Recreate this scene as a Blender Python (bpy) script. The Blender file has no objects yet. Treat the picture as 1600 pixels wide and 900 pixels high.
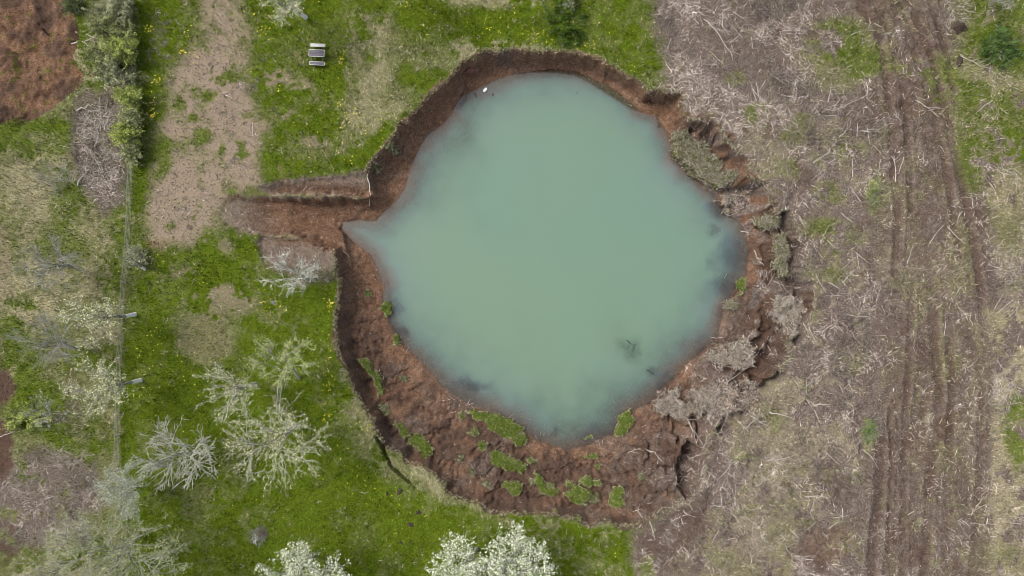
import bpy, math, random
import numpy as np
R = math.radians
random.seed(7); RS = np.random.RandomState(11)
C = bpy.context.scene.collection

# ------------------------------------------------------------------ camera, sky, sun, exposure
S, H = 0.065, 70.0          # metres per photo pixel on the lawn, drone height
cam = bpy.data.cameras.new('camera'); co = bpy.data.objects.new('camera', cam); C.objects.link(co)
co.location = (0, 0, H); cam.sensor_width = 36; cam.lens = 18*H/(800*S)
cam.clip_start = 1; cam.clip_end = 6000
bpy.context.scene.camera = co
SUN_EL, SUN_AZ = 52, 298    # light from the upper left of the picture
w = bpy.data.worlds.new('World'); bpy.context.scene.world = w; w.use_nodes = True
nt = w.node_tree; nt.nodes.clear()
sky = nt.nodes.new('ShaderNodeTexSky'); sky.sky_type = 'NISHITA'; sky.sun_disc = False
sky.sun_elevation = R(SUN_EL); sky.sun_rotation = R(SUN_AZ); sky.air_density = 1.0; sky.dust_density = 3.5; sky.ozone_density = 0.6
bg = nt.nodes.new('ShaderNodeBackground'); bg.inputs[1].default_value = 0.115
wo = nt.nodes.new('ShaderNodeOutputWorld')
hs = nt.nodes.new('ShaderNodeHueSaturation'); hs.inputs['Saturation'].default_value = .5
nt.links.new(sky.outputs[0], hs.inputs['Color']); nt.links.new(hs.outputs[0], bg.inputs[0]); nt.links.new(bg.outputs[0], wo.inputs[0])
sl = bpy.data.lights.new('sun', 'SUN'); sl.energy = 1.7; sl.angle = R(18); sl.color = (1, .96, .90)
so = bpy.data.objects.new('sun', sl); C.objects.link(so)
az = R(SUN_AZ); el = R(SUN_EL)
from mathutils import Vector
sd = Vector((math.sin(az)*math.cos(el), math.cos(az)*math.cos(el), math.sin(el)))
so.rotation_euler = sd.to_track_quat('Z', 'Y').to_euler(); so.location = sd*100
vs = bpy.context.scene.view_settings
vs.view_transform = 'Standard'; vs.look = 'None'; vs.gamma = 1; vs.use_curve_mapping = False
vs.exposure = 0.80
bpy.context.scene.cycles.filter_width = 0.85

# ------------------------------------------------------------------ noise and geometry maths
_T = RS.rand(8, 256, 256)
def vnoise(x, y, k=0):
    xi = np.floor(x).astype(int); yi = np.floor(y).astype(int)
    fx = x-xi; fy = y-yi; fx = fx*fx*(3-2*fx); fy = fy*fy*(3-2*fy)
    t = _T[k % 8]
    a = t[xi & 255, yi & 255]; b = t[(xi+1) & 255, yi & 255]; c = t[xi & 255, (yi+1) & 255]; d = t[(xi+1) & 255, (yi+1) & 255]
    return (a*(1-fx)+b*fx)*(1-fy)+(c*(1-fx)+d*fx)*fy
def fbm(x, y, f, o=4, k=0, g=.5):
    s = 0; a = 1; n = 0
    for i in range(o):
        cx, sx = math.cos(.6*i+k), math.sin(.6*i+k)
        s = s+a*vnoise((x*cx-y*sx)*f+17.3*i+k*5.1, (x*sx+y*cx)*f-9.7*i+k*3.3, k+i); n += a; a *= g; f *= 2.03
    return s/n                                        # 0..1, mean .5
def ss(a, b, x): t = np.clip((x-a)/(b-a), 0, 1); return t*t*(3-2*t)
def sdist(px, py, poly, closed=True):
    """signed distance, positive inside"""
    P = np.asarray(poly, float); n = len(P)
    d = np.full(px.shape, 1e9); ins = np.zeros(px.shape, bool)
    for i in range(n if closed else n-1):
        ax, ay = P[i]; bx, by = P[(i+1) % n]
        ex, ey = bx-ax, by-ay; L = ex*ex+ey*ey+1e-12
        t = np.clip(((px-ax)*ex+(py-ay)*ey)/L, 0, 1)
        d = np.minimum(d, (px-ax-t*ex)**2+(py-ay-t*ey)**2)
        if closed and ay != by:
            ins ^= ((py < ay) != (py < by)) & (px < (bx-ax)*(py-ay)/(by-ay)+ax)
    d = np.sqrt(d)
    return np.where(ins, d, -d) if closed else d
def W(x, y, z=0.0):
    k = S*(H-z)/H
    return ((x-800)*k, (450-y)*k)
def WP(poly, z=0.0): return [W(a, b, z) for a, b in poly]

# ------------------------------------------------------------------ outlines read off the photo (photo pixels)
WZ = -3.3
RIM = [(572,268),(575,255),(590,235),(605,215),(622,200),(640,180),(655,165),(672,148),(690,130),(705,115),(721,100),(739,91),(755,80),(775,81),(800,78),(830,76),(860,77),(900,79),(926,87),(947,96),(965,107),(987,119),(1002,132),(1010,142),(1035,143),(1055,140),(1078,145),(1076,165),(1072,180),(1090,190),(1110,200),(1135,212),(1145,222),(1155,240),(1165,258),(1180,275),(1195,295),(1205,312),(1202,325),(1215,332),(1228,345),(1240,370),(1255,400),(1255,425),(1265,445),(1272,480),(1265,510),(1250,530),(1235,545),(1230,570),(1210,590),(1190,612),(1168,642),(1138,664),(1112,682),(1097,710),(1088,750),(1078,782),(1040,802),(1000,824),(985,824),(950,820),(920,823),(895,815),(870,805),(840,800),(810,806),(780,803),(765,797),(745,788),(720,779),(700,768),(698,752),(672,738),(650,733),(632,722),(622,706),(606,700),(592,688),(584,668),(577,650),(567,630),(552,610),(545,590),(537,575),(528,555),(521,530),(523,500),(525,470),(526,445),(528,425),(528,385),(527,345),(545,320),(572,300)]
WATER = [(720,150),(745,138),(765,128),(790,118),(812,112),(830,109),(865,106),(900,110),(924,119),(948,132),(968,147),(984,161),(999,173),(1025,180),(1038,200),(1048,225),(1055,250),(1075,272),(1100,290),(1118,302),(1125,320),(1140,335),(1158,345),(1165,365),(1170,385),(1168,410),(1165,430),(1150,455),(1135,475),(1128,500),(1120,525),(1105,540),(1085,560),(1065,578),(1045,600),(1025,620),(1005,635),(985,645),(970,660),(955,680),(930,690),(905,700),(885,705),(860,695),(835,685),(815,667),(790,656),(760,643),(735,633),(715,619),(695,606),(680,590),(665,575),(650,558),(635,545),(625,530),(612,510),(603,490),(597,465),(598,445),(590,420),(580,400),(560,385),(545,372),(535,358),(535,346),(560,343),(587,345),(600,330),(622,310),(632,290),(640,262),(655,230),(668,210),(690,195),(705,178),(712,160)]
PALE = [(720,150),(745,138),(765,128),(790,118),(830,114),(870,114),(900,119),(920,129),(945,144),(965,157),(985,170),(1005,176),(1025,180),(1060,400),(800,500),(600,300)]
CRACK = [(586,683),(596,697),(606,716),(611,729),(622,740),(634,750),(649,764)]
CHASM = [(1074,784),(1061,762),(1062,737),(1069,712),(1080,694),(1098,700),(1104,718),(1097,740),(1092,764)]

# ------------------------------------------------------------------ terrain grid
STEP = 0.125
fx = np.arange(-61, 61.001, STEP); fy = np.arange(-38, 38.001, STEP)
grow = np.cumsum(0.3*1.32**np.arange(1, 30)); grow = grow[grow < 2600]
xs = np.concatenate([-61-grow[::-1], fx, 61+grow]); ys = np.concatenate([-38-grow[::-1], fy, 38+grow])
NX, NY = len(xs), len(ys); i0, j0 = len(grow), len(grow)
GX, GY = np.meshgrid(xs, ys, indexing='ij')
RIMW = WP(RIM); WATW = WP(WATER, WZ)

def ang_table(x, y, tab):
    cx, cy = W(860, 420)
    a = np.degrees(np.arctan2(y-cy, x-cx)) % 360
    k = sorted(tab); return np.interp(a, [q[0] for q in k], [q[1] for q in k], period=360)

def height(x, y):
    """terrain height, plus the fields the ground cover is read from"""
    wx = (fbm(x, y, .55, 5, 1)-.5)*1.5+(fbm(x, y, 2.6, 3, 4)-.5)*.35
    wy = (fbm(x, y, .55, 5, 2)-.5)*1.5+(fbm(x, y, 2.6, 3, 5)-.5)*.35
    inner = (abs(x) < 62) & (abs(y) < 39)
    dr = np.full(x.shape, -50.); dw = np.full(x.shape, -50.); dw0 = dw.copy()
    xi, yi = x[inner], y[inner]
    ew = 1.2+1.3*ss(12, 17, xi); dr[inner] = sdist(xi+(fbm(xi, yi, .55, 3, 1)-.5)*ew+(fbm(xi, yi, 2.4, 2, 4)-.5)*.22, yi+(fbm(xi, yi, .55, 3, 2)-.5)*ew+(fbm(xi, yi, 2.4, 2, 5)-.5)*.22, RIMW)
    dw[inner] = sdist(xi+wx[inner]*.5, yi+wy[inner]*.5, WATW)
    z = (fbm(x, y, .05, 3, 3)-.5)*.8+(fbm(x, y, .7, 4, 6)-.5)*.22
    z = z*np.clip(1-dr*-.02, 0, 1)
    far = ss(70, 900, np.hypot(x, y)); z = z+far*(fbm(x, y, .004, 3, 2)-.5)*30
    P = 800+x/S; Q = 450-y/S                           # photo pixel at lawn level
    rgt = ss(1010, 1060, P)*ss(1640, 1500, P); z = z+rgt*((fbm(x, y, 1.0, 4, 2)-.5)*.55+(fbm(x, y, 2.6, 3, 6)-.5)*.22)
    # inside the hole: steep scarp, then slumped slope down to the water
    ins = dr > 0; outw = dw < 0
    a = np.maximum(dr, 0); b = np.maximum(-dw, 0.001); t = a/(a+b); wid = a+b
    d1 = ang_table(x, y, [(0,2.0),(25,2.4),(50,3.2),(90,3.6),(120,2.5),(150,2.3),(180,2.8),(200,2.0),(225,1.5),(255,1.2),(285,1.1),(300,.9),(320,1.6),(345,2.0)])
    d1 = d1*.74; cw = .55+.45*fbm(x, y, .5, 2, 3)
    s1 = ss(0, 1, a/np.minimum(cw, wid*.45))
    z2 = -d1*s1
    # second small scarp on the narrow sides, broken ridges on the wide slumps
    m = ss(.15, .6, t+(fbm(x, y, .22, 2, 5)-.5)*.4)
    tt = np.clip(t*.75+.25*m, 0, 1)
    z2 = z2*(1)+(WZ+.02+d1)*np.where(s1 > 0, tt, 0)*s1
    rough = ss(0, .12, t)*ss(0, .1, 1-t)*np.clip(wid/6, .15, 1)
    rid = 1-abs(2*fbm(x+wx, y+wy, .42, 4, 7)-1)
    ea = ss(11, 16, x)*ss(-20, -16, y); sou = 1-ea
    rd2 = 1-abs(2*fbm(x*.6+wx, y+wy, .5, 4, 5)-1)
    z2 = z2+rough*((rid-.78)*(1.3*ea+.5*sou)+(fbm(x, y, 1.6, 4, 2)-.5)*.4-sou*.30*ss(.92, .98, rd2)+sou*(fbm(x, y, 5, 2, 3)-.5)*.20)
    cre = 1-abs(2*fbm(x+wx*1.5, y*.7+wy, .38, 4, 3)-1); z2 = z2-ea*s1*ss(.86, .97, cre)*1.5*ss(WZ+.3, WZ+1.2, z2)
    # trough at the foot of the west and south scarps
    tr = np.exp(-((a-1.1)/.8)**2)*ss(3, 5, wid)*ang_table(x, y, [(0,.5),(90,.0),(150,.2),(190,.5),(215,1.0),(260,.7),(300,.3),(330,.7)])
    z2 = z2-tr*.9
    zi = np.where(outw, np.maximum(z2, WZ-.2+.7*np.clip(b, 0, .5)), 0)
    # lake bottom
    sl_ = ang_table(x, y, [(0,.30),(30,.5),(60,.6),(90,.5),(120,.20),(150,.26),(180,.5),(205,.25),(230,.20),(260,.22),(290,.16),(315,.17),(340,.22)])
    db = np.maximum(dw, 0)
    bot = WZ-.03-np.minimum(db*sl_*(.55+.9*fbm(x, y, .3, 3, 2)), 5)-(fbm(x, y, .6, 4, 1)-.5)*.35*ss(0, 2, db)
    zi = np.where(dw >= 0, bot, zi)
    z = np.where(ins | (dw >= 0), zi+z*np.exp(-a*1.2), z)
    # north wall's reflection in the water, shaped as a shallow bed and coloured dark
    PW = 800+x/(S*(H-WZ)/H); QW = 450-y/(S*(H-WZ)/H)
    wall_refl = np.zeros(x.shape)
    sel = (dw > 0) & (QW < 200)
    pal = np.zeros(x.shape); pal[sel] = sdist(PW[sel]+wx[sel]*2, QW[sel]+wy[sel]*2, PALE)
    wall_refl[sel] = ss(1.5, -1.5, pal[sel])*(PW[sel] > 815)*(PW[sel] < 1008)
    z = np.where(wall_refl > .3, WZ-.10, z)
    # gully cut in from the west
    qx = P+wx*8+(fbm(x, y, 3.2, 3, 2)-.5)*7; qy = Q+wy*6+(fbm(x, y, 3.2, 3, 3)-.5)*8
    def gp(poly, lo, hi): return ss(lo, hi, sdist(qx[inner], qy[inner], poly))
    g = np.zeros(x.shape)
    g1 = gp([(395,292),(420,284),(480,276),(530,272),(574,266),(600,290),(590,312),(540,306),(460,304),(425,304)], -2, 9)
    g[inner] = np.maximum(g[inner], g1*(.45+.75*ss(284, 304, Q[inner]))*ss(392, 440, P[inner]))
    g2 = gp([(335,338),(345,312),(372,306),(420,303),(500,306),(600,304),(610,340),(590,400),(528,392),(455,372),(400,368),(345,358)], -1, 13)
    cen = np.clip(1-abs(Q[inner]-(322+(P[inner]-345)*.12))/30, 0, 1)
    g[inner] = np.maximum(g[inner], g2*(.1+.5*ss(345, 420, P[inner])+ss(350, 545, P[inner])*2.6*(.55+.45*cen)))
    g3 = gp([(402,380),(412,368),(470,374),(535,385),(560,410),(527,440),(470,446),(410,418)], -2, 5)
    g[inner] = np.maximum(g[inner], g3*.42*ss(436, 376, Q[inner]))
    g[inner] = np.maximum(g[inner], gp([(440,350),(528,345),(560,380),(570,430),(524,436),(523,388),(470,384)], -3, 6)*2.2*ss(450,530,P[inner]))
    gg = -g*(.9+.25*fbm(x, y, .8, 3, 3))
    z = np.where((dw < 0), np.minimum(z, np.maximum(gg, WZ+.05+.5*np.clip(b-.2, 0, .6))), z)
    # hairline crack, chasm, crevice along the east rim
    c = np.full(x.shape, 99.); c[inner] = sdist(P[inner]+wx[inner]*3, Q[inner]+wy[inner]*3, CRACK, False)
    taper = 1-ss(600, 652, P)*.5
    z = np.where(c < 2.8*taper, z-2.4*ss(2.8, 1.3, c/taper), z)
    c[inner] = sdist(P[inner]+wx[inner]*4, Q[inner]+wy[inner]*4, CHASM)
    chasm = ss(-1, 4, np.where(inner, c, -99)); z = z-2.0*chasm
    for line, wd, dep in [([(1225,338),(1238,360),(1246,385),(1250,410),(1258,440),(1264,470),(1262,500),(1248,535)], 9, 2.4),
                          ([(1220,585),(1195,608),(1170,640),(1140,662)], 10, 2.4), ([(1060,205),(1085,225),(1112,238),(1130,262)], 7, 1.6),
                          ([(1205,385),(1213,410),(1222,435)], 6, 1.5), ([(1203,490),(1215,520),(1190,540)], 6, 1.5)]:
        c[inner] = sdist(qx[inner]+wx[inner]*5, qy[inner]+wy[inner]*5, line, False)
        z = z-dep*ss(wd, wd*.3, np.where(inner, c, 99))*(dw < 0)*np.clip((z-WZ-.15)/dep, 0, 1)
    # excavation in the upper left corner, wheel ruts on the right
    pit = np.zeros(x.shape); pit[inner] = ss(-8, 16, sdist(P[inner]+wx[inner]*16, Q[inner]+wy[inner]*16, PIT))
    pit2 = np.zeros(x.shape); pit2[inner] = ss(-2, 6, sdist(qx[inner], qy[inner], [(-300,-300),(8,-300),(30,20),(52,40),(38,62),(10,72),(-300,80)]))
    z = z-pit*(1.2+1.6*fbm(x, y, .35, 5, 2)+.5*fbm(x, y, 1.6, 3, 5))-pit2*1.6
    rut = np.zeros(x.shape)
    for line, wd, dep in RUTS:
        c[inner] = sdist(P[inner]+wx[inner]*2.2, Q[inner]+wy[inner]*1.2, line, False)
        wd = wd*1.35; r = ss(wd, wd*.35, np.where(inner, c, 99))*(.15+.85*ss(.40, .62, fbm(x, y, .22, 4, len(line)+int(wd))))*(.75+.25*np.sin(Q*1.35))
        rut = np.maximum(rut, r); z = z-dep*r+dep*.5*np.exp(-((np.where(inner, c, 99)-wd*1.25)/(wd*.3))**2)
    F = dict(dr=dr, dw=dw, P=P, Q=Q, PW=PW, QW=QW, wx=wx, wy=wy, t=t, wall_refl=wall_refl, g=g, pit=pit, pit2=pit2, rut=rut, chasm=chasm, inner=inner, crk=c)
    return z, F
PIT = [(-300,-300),(100,-300),(112,0),(122,40),(118,90),(126,118),(100,155),(70,175),(30,190),(-300,230)]
RUTS = [([(1325,-40),(1352,20),(1376,60),(1388,130),(1396,220),(1404,330),(1400,430)], 6, .20),
        ([(1350,-40),(1378,20),(1400,62),(1412,130),(1420,220),(1425,330)], 5, .22),
        ([(1385,-40),(1404,30),(1428,75),(1445,130),(1470,220),(1484,300),(1500,400)], 5, .18),
        ([(1412,-40),(1432,20),(1455,80),(1474,150),(1492,230),(1512,330),(1530,430),(1545,560)], 6, .2),
        ([(1440,-40),(1462,20),(1480,80),(1490,140)], 5, .16),
        ([(1377,690),(1376,760),(1366,840),(1360,940)], 8, .22), ([(1391,640),(1394,720),(1390,790),(1388,860)], 4, .25),
([(1425,400),(1424,520),(1416,640),(1412,760),(1410,940)], 5, .14),
        ([(1455,420),(1462,540),(1468,640),(1452,760),(1446,940)], 7, .16), 
        ([(1480,480),(1488,600),(1484,720),(1476,940)], 6, .12), ([(1534,600),(1530,760),(1512,940)], 5, .14),
        ([(1225,-30),(1250,20),(1275,60),(1290,100)], 8, .2)]
Z, F = height(GX, GY)
ZI = Z[i0:i0+len(fx), j0:j0+len(fy)]
def zat(x, y):
    u = np.clip((np.asarray(x, float)+61)/STEP, 0, len(fx)-1.001); v = np.clip((np.asarray(y, float)+38)/STEP, 0, len(fy)-1.001)
    i = u.astype(int); j = v.astype(int); a = u-i; b = v-j
    return (ZI[i, j]*(1-a)+ZI[i+1, j]*a)*(1-b)+(ZI[i, j+1]*(1-a)+ZI[i+1, j+1]*a)*b
def hit(px, py, it=8):
    """where the line of sight through a photo pixel meets the terrain"""
    px = np.asarray(px, float); py = np.asarray(py, float); z = np.zeros(px.shape)
    for _ in range(it):
        x, y = W(px, py, z); z = .5*z+.5*np.maximum(zat(x, y), WZ-.3)
    x, y = W(px, py, z); return x, y, zat(x, y)

# ------------------------------------------------------------------ ground cover fields
TYPES = ['green', 'olive', 'dry', 'mulch', 'litter', 'mud', 'red', 'dark']
def cover(F, x, y):
    P, Q, wx, wy = F['P'], F['Q'], F['wx'], F['wy']
    n1 = fbm(x, y, .9, 4, 2)-.5; n2 = fbm(x, y, 2.5, 3, 6)-.5; n3 = fbm(x, y, .22, 4, 1)-.5; n4 = fbm(x, y, .35, 5, 5)-.5
    U = P+wx*9+n2*14; V = Q+wy*9-n1*16
    wt = {k: np.zeros(x.shape) for k in TYPES}
    inn = F['inner']
    def put(k, m):
        m = np.clip(m, 0, 1)
        for q in TYPES: wt[q] = wt[q]*(1-m)
        wt[k] = wt[k]+m
    def poly(k, p, soft=10, s=1.0, thr=None):
        """one patch; thr breaks it up with noise (0 = solid, 1 = rare)"""
        m = np.zeros(x.shape); m[inn] = ss(-soft, soft, sdist(U[inn], V[inn], p))
        if thr is not None: m = m*ss(thr-.07, thr+.07, .5+n4*.9+n1*.75+n2*.5)
        put(k, m*s)
    def blob(k, cx, cy, rx, ry, s=1.0, thr=None):
        d = np.hypot((U-cx)/rx, (V-cy)/ry); m = ss(1.25, .65, d)
        if thr is not None: m = m*ss(thr-.07, thr+.07, .5+n4*.9+n1*.75+n2*.5)
        put(k, m*s)
    # default: rough grass left and far away, cleared strip right
    put('olive', np.ones(x.shape)); put('green', ss(.42, .62, .5+n3*1.4+n1*.6)*.8); put('dry', ss(.6, .8, .5+n4*1.3+n2*.5)*.7)
    big = 3000
    # ---- rough ground left of the fence
    blob('dry', 62, 275, 62, 70, .9, .42); blob('dry', 50, 455, 60, 70, .9, .40); blob('dry', 90, 340, 90, 40, .6, .5); blob('dry', 140, 420, 50, 50, .5, .5)
    blob('green', 95, 215, 90, 30, .7, .45); blob('green', 95, 385, 50, 35, .7, .4); blob('green', 120, 560, 40, 40, .5, .5); blob('green', 60, 640, 60, 45, .75, .35); blob('green', 130, 690, 60, 40, .7, .4)
    blob('green', 100, 320, 25, 40, .7, .35); blob('green', 45, 850, 40, 60, .7, .4)
    poly('litter', [(118,140),(188,140),(196,230),(200,315),(165,335),(118,285),(108,240)], 10, .85)
    poly('litter', [(75,700),(150,725),(160,780),(135,850),(60,860),(-60,860),(-60,740)], 12, .9, .30)
    blob('dark', 6, 605, 18, 32); blob('dark', 2, 700, 20, 60); blob('dark', 8, 850, 22, 35, .8, .4); blob('mulch', 0, 400, 16, 60, .6)
    blob('litter', 110, 640, 30, 40, .6, .45); blob('dark', 112, 590, 12, 24, .5)
    # ---- lawns between fence and hole
    poly('green', [(214,-big),(1038,-big),(1030,60),(1040,150),(1060,150),(1000,400),(540,420),(524,470),(560,640),(700,790),(1000,830),(985,860),(990,900),(985,big),(255,big),(205,780),(186,720),(190,600),(197,480),(206,400),(212,300)], 4)
    lawn = wt['green'].copy()*(P > 195); put('olive', lawn*.3*ss(.56, .72, .5+n4*.9+n1*.5+n2*.3)); put('dry', lawn*.10*ss(.60, .72, .5-n3*1.2+n1*.6+n2*.4))
    blob('olive', 215, 420, 30, 60, .45, .4)
    poly('olive', [(386,40),(470,60),(500,130),(520,240),(410,270),(400,200)], 16, .45, .54)
    blob('mulch', 430, 120, 26, 14, .8, .42); blob('mulch', 400, 210, 26, 26, .8, .4); blob('mulch', 470, 135, 20, 16, .6, .42); blob('mulch', 455, 185, 20, 10, .7, .4); blob('mulch', 492, 222, 24, 10, .6, .4)
    poly('olive', [(545,22),(615,20),(625,60),(612,120),(600,175),(550,245),(528,240),(532,180),(545,110)], 7, .95, .20)
    poly('dry', [(545,30),(612,28),(600,75),(615,130),(570,165),(545,120)], 10, .70, .42)
    poly('olive', [(610,70),(780,62),(845,75),(760,90),(700,125),(620,175),(600,150)], 12, .85, .34)
    poly('dry', [(700,62),(790,60),(850,78),(760,86),(720,100)], 7, .8, .38)
    poly('dry', [(680,-40),(850,-30),(850,10),(700,6)], 9, .8, .4)
    poly('dry', [(555,160),(620,150),(640,170),(600,200),(540,235),(530,215)], 9, .6, .45)
    blob('green', 672, 122, 48, 16, .9, .36); blob('green', 632, 116, 15, 22, .85); blob('green', 660, 132, 20, 14, .8)
    poly('olive', [(930,100),(1035,120),(1040,60),(1000,0),(960,-30),(1040,-30),(1046,150),(1000,140)], 10, .55, .45)
    poly('olive', [(545,580),(565,640),(640,720),(610,760),(560,700),(535,640),(528,590)], 14, .9, .40)
    poly('dry', [(528,560),(546,590),(575,650),(600,700),(640,730),(700,765),(800,812),(900,822),(985,828),(985,840),(890,838),(790,820),(690,785),(625,745),(585,705),(556,655),(530,590)], 5, .4, .52)
    poly('olive', [(700,770),(990,828),(990,900),(860,900),(850,840),(700,800)], 12, .5, .52)
    blob('olive', 330, 440, 80, 50, .6, .48); blob('mulch', 350, 468, 55, 26, .75, .42); blob('mulch', 320, 525, 46, 42, .7, .50); blob('olive', 320, 515, 60, 55, .6, .42); blob('olive', 400, 490, 50, 34, .4, .5)
    blob('mulch', 290, 440, 34, 22, .5, .45); blob('olive', 450, 520, 60, 30, .5, .5); blob('mulch', 420, 395, 18, 14, .4)
    blob('olive', 300, 800, 130, 60, .35, .5)
    # brown dead-grass strip between the lawns
    poly('mulch', [(322,-200),(372,-200),(378,20),(392,60),(385,110),(398,170),(412,215),(400,250),(410,290),(350,318),(342,352),(318,378),(290,388),(236,384),(226,340),(236,290),(240,215),(262,185),(268,105),(298,80),(310,60)], 15)
    ms = ss(225, 260, P)*ss(420, 390, P)*ss(395, 370, Q)
    put('olive', ms*.4*ss(.52, .66, .5+n4*.8+n1*.6+n2*.4)); put('green', ms*.5*ss(.70, .78, .5+n4*.7+n1*.9+ss(360, 410, P)*.14))
    put('litter', ms*.5*ss(.60, .72, .5-n4*.8+n2*.8))
    for bx, by, rx, ry in [(350,120,22,14),(320,215,16,12),(300,190,10,8),(345,240,6,22),(250,245,18,40),(375,235,18,12),(310,330,7,20),(362,300,8,10),(280,165,10,14),(330,150,18,10)]:
        blob('green', bx, by, rx, ry, .8, .44)
    blob('green', 330, 392, 26, 32, .95, .25); blob('green', 378, 372, 20, 12, .9, .3); blob('mulch', 350, 385, 12, 14, .6); blob('red', 245, 383, 20, 7, .5)
    # ---- cleared strip on the right
    poly('litter', [(1028,-big),(big,-big),(big,big),(985,big),(1000,900),(984,868),(1000,828),(1040,800),(1075,785),(1060,150),(1042,145),(1032,80),(1020,40)], 16)
    rr_ = ss(1030, 1060, P)*ss(-.3, 0, -F['dr']+.2)
    q1 = fbm(x, y, .20, 4, 6); q2 = fbm(x, y, .5, 4, 3); q3 = fbm(x, y, .28, 4, 7); south = ss(130, 330, Q)
    put('dry', rr_*.75*ss(.46, .62, q1*.6+q2*.4+n2*.3)*(.15+.42*south)); put('olive', rr_*.45*ss(.52, .62, q3*.55+q2*.45+n2*.3)*(.3+.7*south))
    put('mud', rr_*.75*ss(.53, .62, (1-q1)*.6+(1-q2)*.4+n2*.2)); put('dark', rr_*.55*ss(.56, .66, q3*.5+(1-q2)*.5+n2*.3))
    poly('mud', [(985,826),(1040,805),(1085,780),(1120,820),(1085,905),(1000,905),(984,865)], 16, .85, .28); poly('dark', [(990,826),(1040,800),(1100,770),(1110,815),(1060,880),(1000,880)], 16, .6, .42)
    poly('mud', [(1130,-40),(1180,-40),(1190,40),(1170,60),(1150,30)], 12, .6, .4)
    poly('mud', [(1130,50),(1170,60),(1200,110),(1190,140),(1150,100)], 10, .7, .4)
    poly('mud', [(1215,-40),(1270,-40),(1300,60),(1300,120),(1260,90),(1230,20)], 10, .75, .32)
    poly('mud', [(1300,-40),(1460,-40),(1485,60),(1505,150),(1505,260),(1530,400),(1560,520),(1560,620),(1545,900),(1550,big),(1340,big),(1350,700),(1360,560),(1385,400),(1378,240),(1380,160),(1350,90)], 16, .94, .16)
    poly('dark', [(1310,-40),(1420,-40),(1450,60),(1470,200),(1480,420),(1470,900),(1380,900),(1400,500),(1400,200),(1370,80)], 20, .5, .42); poly('litter', [(1350,200),(1550,200),(1560,900),(1350,900)], 20, .5, .47)
    cu = P+85*ss(260, -60, Q)-35*ss(300, 560, Q)+(fbm(x, y, .12, 3, 5)-.5)*50+wx*10
    strk = fbm(cu, Q*.42, .05, 5, 2); st2 = fbm(cu, Q*.5, .06, 5, 5); tw_ = ss(1350, 1385, P-.02*Q+wx*12)*ss(1565, 1530, P+wx*12)
    put('dry', tw_*.16*ss(.54, .68, strk+n1*.35+n4*.3)); put('olive', tw_*.34*ss(.56, .68, st2+n1*.3+n3*.4)); put('mud', tw_*.6*ss(.46, .58, 1-strk+n4*.4)); put('dark', tw_*.5*ss(.60, .7, 1-st2+n1*.3))
    put('dark', tw_*.32*ss(.40, .56, .5+n4+n1*.6))
    blob('mud', 1340, 170, 26, 40, .8, .3); blob('mud', 1360, 360, 16, 40, .8, .35); blob('mud', 1440, 770, 40, 50, .5, .4); blob('dark', 1475, 655, 22, 30, .8, .35); blob('mud', 1310, 715, 22, 24, .8, .35); blob('mud', 1335, 790, 26, 34, .6, .4)
    blob('dark', 1502, 48, 18, 22, .8, .3); blob('litter', 1500, 25, 34, 30, .6); blob('litter', 1490, 85, 18, 24, .7)
    blob('olive', 1320, 85, 75, 60, .8, .42); blob('green', 1310, 62, 40, 36, .6, .40); blob('green', 1345, 95, 40, 28, .6, .4); blob('olive', 1255, 50, 30, 30, .6, .45)
    poly('olive', [(1490,-80),(big,-200),(big,300),(1520,290),(1490,200),(1475,120),(1495,60)], 22, .85, .3); poly('green', [(1508,-80),(big,-200),(big,255),(1530,262),(1505,200),(1490,120),(1510,60)], 18, .7, .44)
    poly('dry', [(1540,120),(big,100),(big,150),(1550,150)], 10, .5, .5); blob('dry', 1540, 110, 40, 18, .6, .4); blob('green', 1562, 75, 40, 38, .7, .2)
    poly('olive', [(1530,262),(big,255),(big,420),(1560,400)], 14, .7, .35); blob('dry', 1575, 300, 30, 40, .6, .4)
    poly('dry', [(1545,480),(big,430),(big,big),(1550,big),(1548,700),(1560,600)], 12, .75, .42)
    blob('green', 1592, 670, 22, 70, .8, .38); blob('green', 1585, 230, 40, 30, .6, .4)
    blob('olive', 1480, 640, 26, 120, .3, .5); blob('olive', 1500, 420, 22, 90, .4, .46); blob('green', 1515, 250, 24, 50, .6, .42); blob('green', 1470, 120, 30, 40, .5, .5)
    for bx, by, rx, ry, s in [(1180,176,16,12,.8),(1300,300,22,12,.7),(1294,355,30,14,.75),(1255,190,14,10,.6),(1330,230,22,14,.6),(1365,298,16,26,.6),(1240,215,16,14,.5),(1358,680,8,20,.9),(1205,655,16,20,.5),(1165,720,12,10,.6),(1288,768,10,6,.7),(1120,50,10,14,.35),(1085,178,22,14,.5),(1232,262,14,12,.6),(1320,385,26,18,.6),(1300,430,20,14,.45),(1270,500,14,14,.35),(1250,820,20,8,.45),(1010,888,12,14,.8),(1190,800,30,14,.3),(1150,125,14,8,.5),(1420,105,30,12,.5),(1575,870,30,24,.4)]:
        blob('olive', bx, by, rx*1.5, ry*1.5, s*.8, .42); blob('green', bx, by, rx, ry, s*.6, .46)
    # ---- the hole: bare reddish soil; whatever is steep is soil too
    dr, dw, t = F['dr'], F['dw'], F['t']
    soil = ss(-.18, .0, np.where(dw >= 0, 1, dr)); poly('mulch', [(330,330),(400,288),(480,270),(575,262),(580,440),(440,445),(400,385),(335,370)], 6, ss(.02, .15, F['g'])); gsl = ss(.15, .9, F['g']+n1*.8+n2*.5)*ss(360, 440, P+n4*60); soil = np.maximum(soil, gsl); soil = np.maximum(soil, F['chasm'])
    sp = ang_table(x, y, [(0,.45),(40,.85),(90,.9),(130,.9),(180,.85),(200,.45),(230,.35),(270,.25),(300,.3),(330,.35)])
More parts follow.
